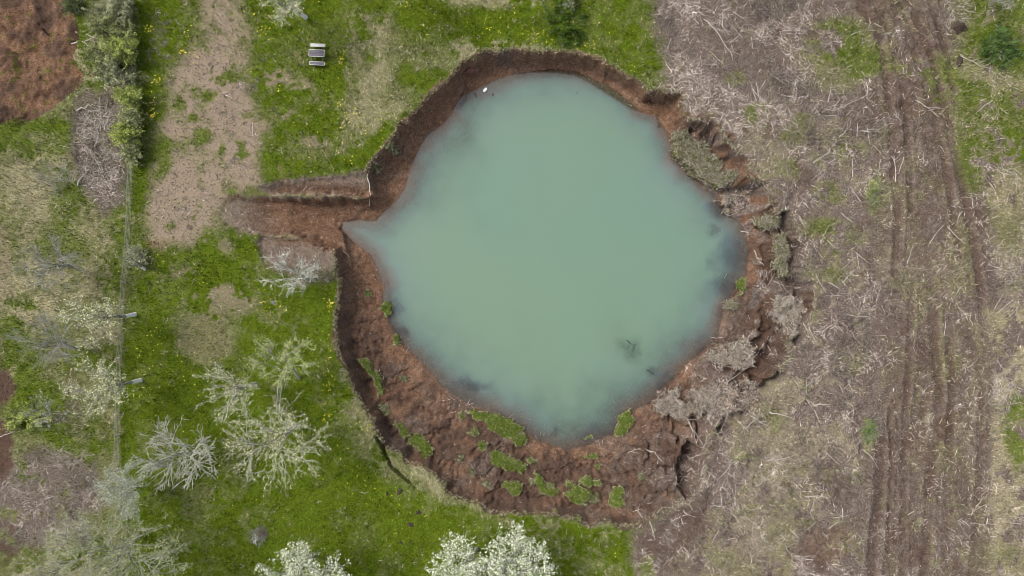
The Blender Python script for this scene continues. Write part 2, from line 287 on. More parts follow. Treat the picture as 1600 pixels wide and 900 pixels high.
    redm = ss(.38, .66, .5+n4*.8+n1*.3+(sp-.5)*.8+ss(.5, 1, t)*.12)
    for q in TYPES: wt[q] = wt[q]*(1-soil)
    wt['red'] = wt['red']+soil*redm; wt['dark'] = wt['dark']+soil*(1-redm)
    put('mud', soil*.5*ss(.53, .64, .5+(fbm(x, y, .28, 4, 3)-.5)*1.1+n2*.4)); put('red', soil*.5*ss(.55, .64, .5-(fbm(x, y, .4, 4, 6)-.5)*1.2+n2*.3)*(P < 1100)); up = ss(.9, .5, dr)*soil*(dr > -.3)*ang_table(x, y, [(0,.3),(60,.4),(90,.5),(120,.8),(150,.8),(200,.5),(260,.2),(330,.2)]); put('mud', up*.45); nw_ = soil*ang_table(x, y, [(0,0),(50,0),(65,.75),(165,.75),(185,.3),(200,0)])*(dw < .15); put('red', nw_*ss(.36, .5, .5+n4*.6+n1*.4))
    poly('mud', [(395,292),(420,284),(480,276),(530,272),(574,266),(580,292),(540,304),(460,302),(425,302)], 6, .8); put('dark', ss(.3, 1.0, F['g'])*.5*ss(.45, .6, .5+n1+n4*.6)*(P < 540))
    poly('mud', [(402,380),(412,368),(470,378),(528,392),(525,440),(470,446),(410,418)], 7, .8)
    poly('mud', [(340,312),(410,318),(425,372),(345,362)], 10, .6); blob('dark', 364, 311, 18, 5, .8)  # dark streak at the gully's west end is a painted shadow
    blob('olive', 1250, 655, 1, 1)
    # red fans on the slumped side, brown elsewhere
    for bx, by, rx, ry, s in [(570,415,26,22,.9),(490,335,60,16,.8),(700,790,1,1,0),(705,740,26,18,.5),(1075,585,24,26,.9),(1185,435,22,34,.75),(1130,495,20,24,.8),(1160,300,30,30,.8),(1030,180,40,30,.9),(650,590,26,20,.6),(1020,670,24,20,.6),(830,705,30,18,.5),(1300,850,40,30,.5)]:
        blob('red', bx, by, rx, ry, s*.8, .32)
    put('red', gsl*.6*(P < 600))
    # litter hanging over the east rim and on the slump
    eas = ss(1060, 1150, P)*soil*(dw < 0); put('litter', eas*.85*ss(.49, .57, .5+n4+n1*.8)); put('dark', eas*.4*ss(.5, .6, .5-n3-n1*.8))
    put('litter', soil*(dw < 0)*ss(990, 1060, P)*ss(640, 700, Q)*.45*ss(.45, .62, .5+n4+n1))
    refl = F['wall_refl']*ss(.12, .3, dw); put('olive', refl*.45); put('dark', refl*.5)  # reflection of the north wall painted olive and dark on the lake bed
    # excavation
    p = F['pit']
    for q in TYPES: wt[q] = wt[q]*(1-p)
    rm = ss(.30, .62, .5+n4*.9+n1*.4); wt['red'] = wt['red']+p*rm; wt['dark'] = wt['dark']+p*(1-rm)
    put('green', F['pit']*ss(.66, .8, .5+n4+n2)*.5)
    # bare wet soil in the ruts
    put('mud', F['rut']*.5); put('dark', F['rut']*.7*(Q < 940))
    # dark patches on the shallow lake bed (sunken rubble)
    for bx, by, rx, ry in DEEP: 
        d = np.hypot((F['PW']+n1*18-bx)/rx, (F['QW']+n4*18-by)/ry); put('dark', ss(1.3, .6, d)*(dw > -.3))
    return wt
DEEP = [(1145,405,20,26),(1128,325,14,16),(1140,455,22,14),(1105,555,22,12),(1040,605,14,10),(950,672,26,12),(915,682,14,8),(735,612,18,10),(612,487,12,20),(622,512,10,12),(722,150,5,9),(980,545,18,18),(1020,585,10,8),(870,675,8,8),(890,150,1,1),(1110,365,8,8)]
CV = cover(F, GX, GY)
SUMW = sum(CV.values()); SUMW[SUMW == 0] = 1
for k in TYPES: CV[k] = CV[k]/SUMW
CVI = {k: CV[k][i0:i0+len(fx), j0:j0+len(fy)] for k in TYPES}
def cvat(k, x, y):
    i = np.clip(np.round((x+61)/STEP).astype(int), 0, len(fx)-1); j = np.clip(np.round((y+38)/STEP).astype(int), 0, len(fy)-1)
    return CVI[k][i, j]

# ------------------------------------------------------------------ object helpers
def mesh(name, V, Fc, mat=None, tone=None, smooth=False):
    """V (n,3); Fc a list of arrays (m,k) or one array"""
    me = bpy.data.meshes.new(name); V = np.asarray(V, np.float32)
    if not isinstance(Fc, list): Fc = [Fc]
    Fc = [np.asarray(f, np.int32) for f in Fc if len(f)]
    me.vertices.add(len(V)); me.vertices.foreach_set('co', V.ravel())
    loops = np.concatenate([f.ravel() for f in Fc]); tot = np.concatenate([np.full(len(f), f.shape[1], np.int32) for f in Fc])
    start = np.concatenate([[0], np.cumsum(tot)[:-1]]).astype(np.int32)
    me.loops.add(len(loops)); me.loops.foreach_set('vertex_index', loops)
    me.polygons.add(len(tot)); me.polygons.foreach_set('loop_start', start); me.polygons.foreach_set('loop_total', tot)
    if tone is not None:
        a = me.attributes.new('tone', 'FLOAT_COLOR', 'POINT'); t = np.ones((len(V), 4), np.float32); t[:, :3] = tone; a.data.foreach_set('color', t.ravel())
    if smooth: me.polygons.foreach_set('use_smooth', np.ones(len(tot), bool))
    me.update(calc_edges=True); me.validate()
    if mat: me.materials.append(mat)
    return me
def obj(name, me, parent=None, loc=None):
    o = bpy.data.objects.new(name, me); C.objects.link(o)
    if parent: o.parent = parent
    if loc is not None: o.location = loc
    return o
def tag(o, label=None, cat=None, group=None, kind=None):
    if label: o['label'] = label
    if cat: o['category'] = cat
    if group: o['group'] = group
    if kind: o['kind'] = kind
    return o
def thing(name, loc, label, cat, group=None):
    o = bpy.data.objects.new(name, None); C.objects.link(o); o.location = loc; o.empty_display_size = .3
    return tag(o, label, cat, group)

class NT:
    def __init__(s, name):
        s.m = bpy.data.materials.new(name); s.m.use_nodes = True; s.t = s.m.node_tree; s.b = s.t.nodes['Principled BSDF']
        s.b.inputs['Specular IOR Level'].default_value = .04; s.b.inputs['Roughness'].default_value = .95
    def n(s, typ, ins=None, **kw):
        q = s.t.nodes.new(typ)
        for k, v in kw.items(): setattr(q, k, v)
        for k, v in (ins or {}).items():
            if hasattr(v, 'is_linked') or isinstance(v, bpy.types.NodeSocket): s.t.links.new(v, q.inputs[k])
            else: q.inputs[k].default_value = v
        return q
    def noise(s, vec, sc, det=4, rough=.6, dist=0.0):
        return s.n('ShaderNodeTexNoise', {'Vector': vec, 'Scale': sc, 'Detail': det, 'Roughness': rough, 'Distortion': dist}).outputs[0]
    def ramp(s, f, stops):
        q = s.n('ShaderNodeValToRGB', {0: f}); e = q.color_ramp.elements
        while len(e) < len(stops): e.new(.5)
        for i, (p, c) in enumerate(stops): e[i].position = p; e[i].color = (*c, 1)
        return q.outputs[0]
    def math(s, op, a, b=None, c=None):
        q = s.n('ShaderNodeMath', {k: v for k, v in ((0, a), (1, b), (2, c)) if v is not None}, operation=op); return q.outputs[0]
    def mix(s, f, a, b, mode='MIX'):
        q = s.n('ShaderNodeMix', data_type='RGBA', blend_type=mode)
        for k, v in ((0, f), (6, a), (7, b)):
            if isinstance(v, bpy.types.NodeSocket): s.t.links.new(v, q.inputs[k])
            else: q.inputs[k].default_value = v if k == 0 else (*v, 1)
        return q.outputs[2]
    def col(s, c): s.t.links.new(c, s.b.inputs['Base Color'])
    def bump(s, h, st=.5, d=.1):
        q = s.n('ShaderNodeBump', {'Height': h, 'Strength': st, 'Distance': d}); s.t.links.new(q.outputs[0], s.b.inputs['Normal'])

# ------------------------------------------------------------------ materials
g = NT('ground'); pos = g.n('ShaderNodeNewGeometry').outputs['Position']
nf = g.noise(pos, 7, 5, .75); nm = g.noise(pos, 1.7, 5, .7, .6); nv = g.noise(pos, 16, 3, .8)
nmix = g.math('ADD', g.math('MULTIPLY', nf, .62), g.math('MULTIPLY', nm, .38))
fin = g.math('ADD', g.math('MULTIPLY', nf, .55), g.math('MULTIPLY', nv, .45))
COL = {'green': (nmix, [(.34,(.026,.045,.003)),(.5,(.088,.128,.008)),(.66,(.16,.205,.025))]),
       'olive': (nmix, [(.34,(.065,.070,.022)),(.5,(.165,.170,.065)),(.66,(.34,.33,.17))]),
       'dry':   (fin,  [(.36,(.13,.11,.055)),(.5,(.34,.305,.18)),(.64,(.56,.51,.34))]),
       'mulch': (fin,  [(.36,(.12,.085,.058)),(.5,(.285,.225,.160)),(.66,(.42,.345,.26))]),
       'litter':(fin,  [(.40,(.030,.022,.020)),(.5,(.142,.110,.094)),(.60,(.36,.30,.265))]),
       'mud':   (nmix, [(.36,(.040,.030,.025)),(.5,(.132,.102,.082)),(.64,(.27,.22,.18))]),
       'red':   (nmix, [(.36,(.065,.034,.020)),(.5,(.170,.097,.060)),(.64,(.31,.200,.135))]),
       'dark':  (nmix, [(.32,(.030,.017,.012)),(.5,(.088,.055,.040)),(.68,(.155,.105,.080))])}
atA = g.n('ShaderNodeAttribute', attribute_name='coverA'); atB = g.n('ShaderNodeAttribute', attribute_name='coverB')
sA = g.n('ShaderNodeSeparateColor', {0: atA.outputs['Color']}); sB = g.n('ShaderNodeSeparateColor', {0: atB.outputs['Color']})
ws = [sA.outputs[0], sA.outputs[1], sA.outputs[2], atA.outputs['Alpha'], sB.outputs[0], sB.outputs[1], sB.outputs[2], atB.outputs['Alpha']]
tot = None
for k, wsock in zip(TYPES, ws):
    c = g.ramp(*COL[k]); v = g.n('ShaderNodeVectorMath', {0: c, 3: wsock}, operation='SCALE').outputs[0]
    tot = v if tot is None else g.n('ShaderNodeVectorMath', {0: tot, 1: v}, operation='ADD').outputs[0]
g.col(tot); g.bump(fin, 1.0, .14)
M = {'ground': g.m}
def tone_mat(name, rough=.85, noise=None, spec=.03, trans=0):
    q = NT(name); a = q.n('ShaderNodeAttribute', attribute_name='tone').outputs['Color']
    p = q.n('ShaderNodeNewGeometry').outputs['Position']
    f = q.noise(p, noise or 5, 3, .6); k = q.ramp(f, [(.3, (.72,.72,.72)), (.7, (1.2,1.2,1.2))])
    q.col(q.mix(1.0, a, k, 'MULTIPLY')); q.b.inputs['Roughness'].default_value = .95; q.b.inputs['Specular IOR Level'].default_value = spec
    M[name] = q.m; return q.m
tone_mat('grass_blades', .7, 3); tone_mat('twigs', .85, 6); tone_mat('leaves', .65, 4); tone_mat('petals', .6, 4); tone_mat('clods', .95, 9); tone_mat('pebbles', .7, 9); tone_mat('turf', .9, 6)
def simple(name, cols, sc=6, rough=.85, metal=0, bump=.4, stretch=None, spec=.25):
    q = NT(name); v = q.n('ShaderNodeTexCoord').outputs['Object']
    if stretch: v = q.n('ShaderNodeMapping', {'Vector': v, 'Scale': stretch}).outputs[0]
    f = q.noise(v, sc, 5, .65); q.col(q.ramp(f, [(.3, cols[0]), (.5, cols[1]), (.7, cols[2])])); q.bump(f, bump, .03)
    q.b.inputs['Roughness'].default_value = rough; q.b.inputs['Metallic'].default_value = metal; q.b.inputs['Specular IOR Level'].default_value = spec
    M[name] = q.m; return q.m
simple('lichen_bark', [(.17,.165,.13),(.40,.40,.33),(.66,.67,.57)], 5)
simple('grey_bark', [(.13,.12,.10),(.28,.275,.24),(.48,.49,.43)], 5)
simple('whitewash', [(.60,.60,.58),(.78,.78,.77),(.86,.86,.85)], 4, .8)
simple('weathered_wood', [(.05,.045,.055),(.12,.11,.13),(.22,.20,.23)], 4, .8, stretch=(1, 9, 9))
simple('pale_wood', [(.30,.29,.28),(.46,.45,.43),(.62,.60,.57)], 4, .8, stretch=(1, 9, 9))
simple('wire', [(.30,.30,.29),(.42,.42,.40),(.5,.5,.48)], 4, .5, .6, 0)
simple('dead_wood', [(.20,.17,.14),(.46,.41,.36),(.68,.63,.57)], 6, .8)
simple('molehill_soil', [(.02,.012,.008),(.05,.034,.025),(.09,.065,.05)], 9)
simple('white_plastic', [(.72,.73,.75),(.82,.83,.85),(.88,.88,.9)], 3, .35)
simple('grey_stone', [(.13,.12,.12),(.24,.23,.24),(.38,.37,.38)], 7)
simple('sunken_wood', [(.012,.016,.016),(.025,.03,.03),(.05,.06,.055)], 7)
simple('rusty_brown', [(.06,.03,.022),(.14,.065,.05),(.22,.12,.10)], 7)

# ------------------------------------------------------------------ the ground: one sheet to the horizon
def grid_faces(nx, ny):
    i, j = np.meshgrid(np.arange(nx-1), np.arange(ny-1), indexing='ij'); a = (i*ny+j).ravel()
    return np.stack([a, a+ny, a+ny+1, a+1], 1)
me = mesh('ground', np.stack([GX.ravel(), GY.ravel(), Z.ravel()], 1), grid_faces(NX, NY), M['ground'], smooth=True)
for nm_, ks in (('coverA', TYPES[:4]), ('coverB', TYPES[4:])):
    a = me.attributes.new(nm_, 'FLOAT_COLOR', 'POINT'); a.data.foreach_set('color', np.stack([CV[k].ravel() for k in ks], 1).astype(np.float32).ravel())
tag(obj('ground', me), kind='structure')

# ------------------------------------------------------------------ the water
wxs = np.arange(-20, 27, .14); wys = np.arange(-21, 26, .14)
AX, AY = np.meshgrid(wxs, wys, indexing='ij')
dwq = sdist(AX, AY, WATW); keep = (dwq > -1.6)
zz = zat(AX, AY); dep = np.clip(WZ-zz, 0, 9)
PW = 800+AX/(S*(H-WZ)/H); QW = 450-AY/(S*(H-WZ)/H)
n_a = fbm(AX, AY, .22, 4, 2); n_b = fbm(AX, AY, .8, 4, 5)
op = 1-np.exp(-dep*(2.3+1.6*(n_a-.5)+.8*(n_b-.5)))
op = np.clip(op*.97, 0, 1)
for bx, by, rx, ry in DEEP:
    d = np.hypot((PW+(n_b-.5)*40-bx)/rx, (QW+(n_a-.5)*50-by)/ry); op = op-ss(2.0, 0, d)*.34*ss(.15, .6, op)
shore = np.exp(-np.maximum(dwq+(n_b-.5)*1.2, 0)/(1.1+2.1*n_a))
refl_w = ss(1.5, -1.5, sdist(PW, QW, PALE))*(PW > 800)*(QW < 200)
edge_op = ang_table(AX, AY, [(0,.22),(50,.5),(90,.55),(150,.55),(185,.5),(215,.26),(250,.28),(300,.22),(340,.22)])*(.75+.5*n_b)
deepm = np.zeros(AX.shape)
for bx, by, rx, ry in DEEP[:11]: deepm = np.maximum(deepm, ss(2.2, 0, np.hypot((PW+(n_b-.5)*46+(fbm(AX, AY, 2.2, 3, 1)-.5)*14-bx)/rx, (QW+(n_a-.5)*60-by)/ry)))
op = np.where(refl_w > .5, .05, np.maximum(op, edge_op*ss(-.05, .15, dwq)*(1-.55*deepm)))  # water left almost clear over the painted wall reflection
idx = -np.ones(AX.shape, int); idx[keep] = np.arange(keep.sum())
fc = grid_faces(*AX.shape); fl = idx.ravel()[fc]; fl = fl[(fl >= 0).all(1)]
q = NT('turbid_water'); q.b.inputs['Roughness'].default_value = .08; q.b.inputs['Specular IOR Level'].default_value = .5; q.b.inputs['IOR'].default_value = 1.33
at = q.n('ShaderNodeAttribute', attribute_name='murk'); sp_ = q.n('ShaderNodeSeparateColor', {0: at.outputs['Color']})
p = q.n('ShaderNodeNewGeometry').outputs['Position']
deepc = q.ramp(q.noise(p, .05, 2, .5), [(.35,(.132,.212,.155)),(.65,(.143,.216,.146))])
mid = q.mix(q.math('MULTIPLY', sp_.outputs[1], 1.7), deepc, (.132,.192,.175)); mid.node.clamp_factor = True
sf = q.n('ShaderNodeMapRange', {'Value': sp_.outputs[1], 'From Min': .45, 'From Max': 1.0}); shc = q.mix(sf.outputs[0], mid, (.190,.145,.122)); q.col(q.mix(q.math('MULTIPLY', sp_.outputs[2], .6), shc, (.085,.125,.155)))
rip = q.noise(p, 3.2, 3, .5); q.bump(rip, .06, .05)
tr = q.n('ShaderNodeBsdfTransparent', {0: (.80,.86,.86,1)}); mx = q.n('ShaderNodeMixShader', {0: sp_.outputs[0], 1: tr.outputs[0], 2: q.b.outputs[0]})
fin_ = q.n('ShaderNodeBsdfGlossy', {0: (1,1,1,1), 'Roughness': .06}); fr = q.n('ShaderNodeFresnel', {0: 1.33})
mx2 = q.n('ShaderNodeMixShader', {0: fr.outputs[0], 1: mx.outputs[0], 2: fin_.outputs[0]})
q.t.links.new(mx2.outputs[0], q.t.nodes['Material Output'].inputs[0])
me = mesh('water', np.stack([AX[keep], AY[keep], np.full(keep.sum(), WZ)], 1), fl, q.m, smooth=True)
a = me.attributes.new('murk', 'FLOAT_COLOR', 'POINT'); cc = np.zeros((keep.sum(), 4), np.float32); cc[:, 0] = op[keep]; cc[:, 1] = shore[keep]; cc[:, 2] = deepm[keep]; a.data.foreach_set('color', cc.ravel())
tag(obj('water', me), kind='structure')

# ------------------------------------------------------------------ scatter builders
def blades(x, y, z, L, w, tone, lean=.6, n=3):
    """n thin triangular blades per tuft"""
    N = len(x); V = []; T = []
    for k in range(n):
        a = RS.rand(N)*6.283; t = RS.rand(N)*lean; ll = L*(.6+.6*RS.rand(N)); ww = w*(.7+.6*RS.rand(N))
        ox = x+(RS.rand(N)-.5)*.12; oy = y+(RS.rand(N)-.5)*.12
        dx, dy = np.cos(a), np.sin(a); hx = np.sin(t)*ll; hz = np.cos(t)*ll
        V.append(np.stack([np.stack([ox-dy*ww, oy+dx*ww, z-.02], 1), np.stack([ox+dy*ww, oy-dx*ww, z-.02], 1), np.stack([ox+dx*hx, oy+dy*hx, z+hz], 1)], 1))
        tt = tone*(.75+.5*RS.rand(N, 1)); T.append(np.repeat(tt[:, None, :], 3, 1))
    V = np.concatenate(V).reshape(-1, 3); T = np.concatenate(T).reshape(-1, 3)
    return V, np.arange(len(V)).reshape(-1, 3), T
def sticks(x, y, z, ang, L, r, bend, tilt, tone):
    """slightly bent three-sided twigs"""
    N = len(x); ca, sa = np.cos(ang), np.sin(ang)
    ts = np.array([-.5, 0, .5]); V = np.zeros((N, 3, 3, 3)); T = np.repeat(tone[:, None, :], 9, 1)
    for i, t in enumerate(ts):
        off = bend*L*(.25-t*t)*1.0
        cx = x+ca*L*t-sa*off; cy = y+sa*L*t+ca*off; cz = z+tilt*L*t+r
        rr = r*(1-.45*(i/2))
        for j in range(3):
            p = j*2.0944+1.57
            V[:, i, j, 0] = cx-sa*np.cos(p)*rr; V[:, i, j, 1] = cy+ca*np.cos(p)*rr; V[:, i, j, 2] = cz+np.sin(p)*rr
    b = (np.arange(N)*9)[:, None]; f = []
    for i in range(2):
        for j in range(3):
            j2 = (j+1) % 3; f.append(b+np.array([[i*3+j, i*3+j2, i*3+3+j2, i*3+3+j]]))
    return V.reshape(-1, 3), np.concatenate(f), T.reshape(-1, 3)
def lerp(a, b, t): return np.asarray(a)[None]*(1-t[:, None])+np.asarray(b)[None]*t[:, None]
def area_pts(n, m=3.5):
    x = (RS.rand(n)-.5)*2*(52+m); y = (RS.rand(n)-.5)*2*(29.25+m); return x, y

# grass: individual blades over the lawns and the rough ground
x, y = area_pts(520000)
gw, ow, dwt, lw, mw = (cvat(k, x, y) for k in ('green', 'olive', 'dry', 'litter', 'mulch'))
prob = gw*.85+ow*.8+dwt*.8+lw*.22+mw*.20
k = RS.rand(len(x)) < prob; x, y = x[k], y[k]; gw, ow, dwt, lw, mw = gw[k], ow[k], dwt[k], lw[k], mw[k]; z = zat(x, y)
u = RS.rand(len(x)); n1 = fbm(x, y, .5, 4, 3); n2 = fbm(x, y, 1.7, 3, 1)
gr = lerp((.030,.052,.002), (.22,.305,.032), np.clip(.75*u**1.5+.9*(n1-.42)+.9*(n2-.5)+.06, 0, 1.2))
ol = lerp((.11,.125,.035), (.52,.53,.27), np.clip(u*.6+.9*(n2-.2)*.5, 0, 1)); dy_ = lerp((.24,.21,.11), (.68,.63,.42), u); br = lerp((.14,.105,.08), (.38,.31,.25), u)
s_ = gw+ow+dwt+lw+mw+1e-6; rgt = ss(13, 17, x)[:, None]; dy_ = dy_*(1-rgt*np.array([[.02,.09,.0]])); ol = ol*(1-rgt)+(ol*.55+np.array([[.13,.105,.075]]))*rgt; pick = RS.rand(len(x))*s_
tone = np.where((pick < gw)[:, None], gr, np.where((pick < gw+ow)[:, None], ol, np.where((pick < gw+ow+dwt)[:, None], dy_, br)))
L = .12+.20*RS.rand(len(x))+.12*(ow+dwt)
V_, F_, T_ = blades(x, y, z, L, .022+.014*RS.rand(len(x)), tone, 1.15, 2)
tag(obj('grass', mesh('grass', V_, F_, M['grass_blades'], T_)), 'green and straw coloured grass covering the lawns and rough ground', 'grass', kind='stuff')

# taller weeds and tussocks
x, y = area_pts(46000); pr = cvat('olive', x, y)*.55+cvat('dry', x, y)*.6+cvat('green', x, y)*.10+cvat('litter', x, y)*.22
cl = fbm(x, y, .8, 3, 7); k = (RS.rand(len(x)) < pr*ss(.42, .6, cl)*1.6); x, y = x[k], y[k]; z = zat(x, y); u = RS.rand(len(x))
gr = lerp((.075,.105,.02), (.20,.235,.08), u); st = lerp((.26,.23,.14), (.60,.55,.40), u); isg = RS.rand(len(x)) < .30+.4*cvat('green', x, y)
V_, F_, T_ = blades(x, y, z, .30+.30*RS.rand(len(x)), .028, np.where(isg[:, None], gr, st), 1.2, 5)
tag(obj('tussocks', mesh('tussocks', V_, F_, M['grass_blades'], T_)), 'straw coloured tussocks of long dead grass in the rough ground', 'grass', kind='stuff')

# twigs and brush litter of the cleared strip
def litter_tone(n, dark=.35):
    u = RS.rand(n); t = lerp((.24,.19,.165), (.84,.76,.69), u**1.3); d = RS.rand(n) < dark; t[d] = lerp((.07,.05,.042), (.20,.155,.13), RS.rand(n))[d]; return t
x, y = area_pts(430000); lw = cvat('litter', x, y); md = cvat('mud', x, y); mu = cvat('mulch', x, y); ol = cvat('olive', x, y)*(x > 15)
cl = fbm(x, y, .35, 4, 6); k = RS.rand(len(x)) < (lw*(.12+1.0*ss(.38, .60, cl)+1.0*ss(13, 18, x)*ss(33, 27, x)*ss(13, 18, y))+(md*.12+mu*.03+ol*.2+cvat('dry', x, y)*(x > 15)*.35)*(.4+ss(.4,.6,cl)))
x, y = x[k], y[k]; cl = cl[k]; n = len(x)
flow = fbm(x, y, .18, 3, 5)*12; ang = flow+(RS.rand(n)-.5)*2.6
L = .18+.55*RS.rand(n)**1.9+.6*(RS.rand(n) < .05); r = .009+.016*RS.rand(n)**1.6
hz = RS.rand(n)*.14*ss(.4, .7, cl)
V_, F_, T_ = sticks(x, y, zat(x, y)+hz, ang, L, r, (RS.rand(n)-.5)*.9, (RS.rand(n)-.5)*.35, litter_tone(n)*(.48+1.1*ss(.38, .64, fbm(x, y, .45, 4, 2)))[:, None])
tag(obj('twig_litter', mesh('twig_litter', V_, F_, M['twigs'], T_)), 'pale twigs and chopped brush strewn thickly over the cleared strip', 'brush', kind='stuff')

# short dead stems in the brown strip, soil crumbs in the hole
x, y = area_pts(60000); k = RS.rand(len(x)) < cvat('mulch', x, y); x, y = x[k], y[k]; n = len(x)
V_, F_, T_ = sticks(x, y, zat(x, y), RS.rand(n)*6.28, .10+.22*RS.rand(n), np.full(n, .012), (RS.rand(n)-.5), (RS.rand(n)-.5)*.4, lerp((.16,.115,.085), (.46,.375,.30), RS.rand(n)))
tag(obj('dead_stems', mesh('dead_stems', V_, F_, M['twigs'], T_)), 'short brown dead stems covering the bare strip between the lawns', 'dead grass', kind='stuff')
def lumps(x, y, z, r, tone):
    N = len(x); O = np.array([(1,0,0),(-.5,.87,0),(-.5,-.87,0),(.1,.1,.8),(.05,-.05,-.6)])
    V = O[None]*(r[:, None, None]*(.7+.6*RS.rand(N, 5, 1))); a = RS.rand(N)*6.28; ca, sa = np.cos(a)[:, None], np.sin(a)[:, None]
    X = V[..., 0]*ca-V[..., 1]*sa+x[:, None]; Y = V[..., 0]*sa+V[..., 1]*ca+y[:, None]; Zz = V[..., 2]+z[:, None]
    f = np.array([(0,1,3),(1,2,3),(2,0,3),(1,0,4),(2,1,4),(0,2,4)]); Fc = (np.arange(N)*5)[:, None, None]+f[None]
    return np.stack([X, Y, Zz], 2).reshape(-1, 3), Fc.reshape(-1, 3), np.repeat(tone[:, None], 5, 1).reshape(-1, 3)
x, y = area_pts(300000, 1); soil = cvat('red', x, y)+cvat('dark', x, y); zq = zat(x, y); cl = fbm(x, y, .5, 4, 2)
k = (RS.rand(len(x)) < soil*(.12+.9*ss(.45, .65, cl))) & (zq > WZ-.05); x, y, zq = x[k], y[k], zq[k]; n = len(x)
rd = cvat('red', x, y); u = RS.rand(n)
tn = np.where((RS.rand(n) < rd)[:, None], lerp((.075,.038,.022), (.26,.165,.11), u), lerp((.035,.022,.016), (.16,.11,.085), u))
V_, F_, T_ = lumps(x, y, zq, .025+.075*RS.rand(n)**3, tn)
tag(obj('soil_crumbs', mesh('soil_crumbs', V_, F_, M['clods'], T_)), 'reddish brown crumbled soil lying over the slopes of the hole', 'soil', kind='stuff')
# pale pebbles
x, y = area_pts(90000, 0); soil = cvat('red', x, y)+cvat('dark', x, y)*.5; zq = zat(x, y); cl = fbm(x, y, .3, 3, 4)
pg = 800+x/S; qg = 450-y/S
gul = ss(110, 20, np.hypot((pg-510)*.8, (qg-340)*1.6))*1.0+ss(60, 10, np.hypot(pg-565, qg-420))+ss(70, 10, np.hypot(pg-860, qg-715))*.7+.07
k = (RS.rand(len(x)) < soil*gul*.42) & (zq > WZ) & (x > -40); x, y, zq = x[k], y[k], zq[k]; n = len(x)
V_, F_, T_ = lumps(x, y, zq+.02, .022+.05*RS.rand(n)**2.5, lerp((.38,.30,.22), (.80,.74,.66), RS.rand(n)))
tag(obj('pebbles', mesh('pebbles', V_, F_, M['pebbles'], T_)), 'pale pebbles washed out in the gully and on the soil slopes', 'pebbles', kind='stuff')

# dandelions
cl_pts = [(235,52,12,16,34),(288,55,14,22,34),(240,125,10,18,38),(240,165,8,26,46),(235,190,6,8,24),(285,80,8,8,16),(410,25,22,12,30),(418,48,24,16,46),(535,85,6,24,34),(555,190,30,16,20),(530,185,5,50,34),(560,185,24,14,24),(595,200,12,22,16),(690,40,70,22,46),(775,32,26,18,40),(830,48,30,18,46),(835,60,18,8,26),(925,70,12,10,18),(985,112,12,12,22),(632,12,8,8,10),(515,470,8,14,40),(430,480,30,22,52),(513,600,6,60,60),(515,640,10,26,34),(570,650,14,12,20),(250,520,40,60,52),(320,560,60,60,30),(330,470,30,40,18),(220,590,20,50,24),(400,460,30,20,20),(575,668,10,14,20),(460,120,60,100,60),(400,380,18,20,18),(240,420,30,40,34),(260,610,50,60,20),(560,740,40,60,40),(640,800,60,50,30),(700,850,60,40,18),(930,860,30,20,8),(370,740,80,60,30),(300,90,10,20,12),(960,50,50,50,24),(560,260,16,14,14),(490,250,40,20,16),(300,830,40,40,10)]
X = []; Y = []
for cx, cy, rx, ry, nn in cl_pts:
    nn = int(nn*.6)+2; c3 = RS.randn(max(2, nn//5), 2); w3 = RS.randint(0, len(c3), nn); X.append(cx+(c3[w3, 0]*.55+RS.randn(nn)*.35)*rx); Y.append(cy+(c3[w3, 1]*.55+RS.randn(nn)*.35)*ry)
X = np.concatenate(X); Y = np.concatenate(Y); x, y = W(X, Y); k = (cvat('green', x, y)+cvat('olive', x, y)+cvat('dry', x, y)+cvat('mulch', x, y)) > .7; x, y = x[k], y[k]; n = len(x)
a = np.arange(7)*6.283/6; rr = .026+.04*RS.rand(n)**2
V_ = np.zeros((n, 7, 3)); V_[:, 0] = np.stack([x, y, zat(x, y)+.24], 1)
for j in range(6): V_[:, j+1] = np.stack([x+np.cos(a[j])*rr, y+np.sin(a[j])*rr, zat(x, y)+.215], 1)
F_ = (np.arange(n)*7)[:, None, None]+np.array([(0, j+1, (j+1) % 6+1) for j in range(6)])[None]
T_ = np.repeat(lerp((.78,.64,.02), (.95,.88,.14), RS.rand(n))[:, None], 7, 1).reshape(-1, 3)
tag(obj('dandelions', mesh('dandelions', V_.reshape(-1, 3), F_.reshape(-1, 3), M['petals'], T_)), 'yellow dandelion flowers dotted in clusters over the lawns', 'flowers', kind='stuff')

# torn turf fringe and roots hanging over the rim
P_ = np.array(RIMW+[RIMW[0]]); seg = np.hypot(*np.diff(P_, axis=0).T); cum = np.concatenate([[0], np.cumsum(seg)])
n = 26000; d_ = RS.rand(n)*cum[-1]; i_ = np.clip(np.searchsorted(cum, d_)-1, 0, len(seg)-1); f_ = (d_-cum[i_])/seg[i_]
x = P_[i_, 0]*(1-f_)+P_[i_+1, 0]*f_+RS.randn(n)*.55; y = P_[i_, 1]*(1-f_)+P_[i_+1, 1]*f_+RS.randn(n)*.55
z = zat(x, y); k = (z > -.45); x, y, z = x[k], y[k], z[k]; zi_ = np.minimum.reduce([zat(x+dx, y+dy) for dx, dy in ((.4,0),(-.4,0),(0,.4),(0,-.4))]); k = zi_ < -.5; x, y, z = x[k], y[k], z[k]; n = len(x)
u = RS.rand(n); rt = ss(8, 14, x); tn = np.where((RS.rand(n) < .40)[:, None], lerp((.07,.11,.02), (.18,.21,.07), u), lerp((.26,.22,.14), (.60,.54,.38), u))
V_, F_, T_ = blades(x, y, z, .13+.14*RS.rand(n), .026, tn, 1.5, 3)
tag(obj('rim_grass', mesh('rim_grass', V_, F_, M['grass_blades'], T_)), 'ragged fringe of pale torn grass along the rim of the hole', 'grass', kind='stuff')
k = x > 13; xr, yr = x[k], y[k]; n = len(xr)//3; xr, yr = xr[:n], yr[:n]
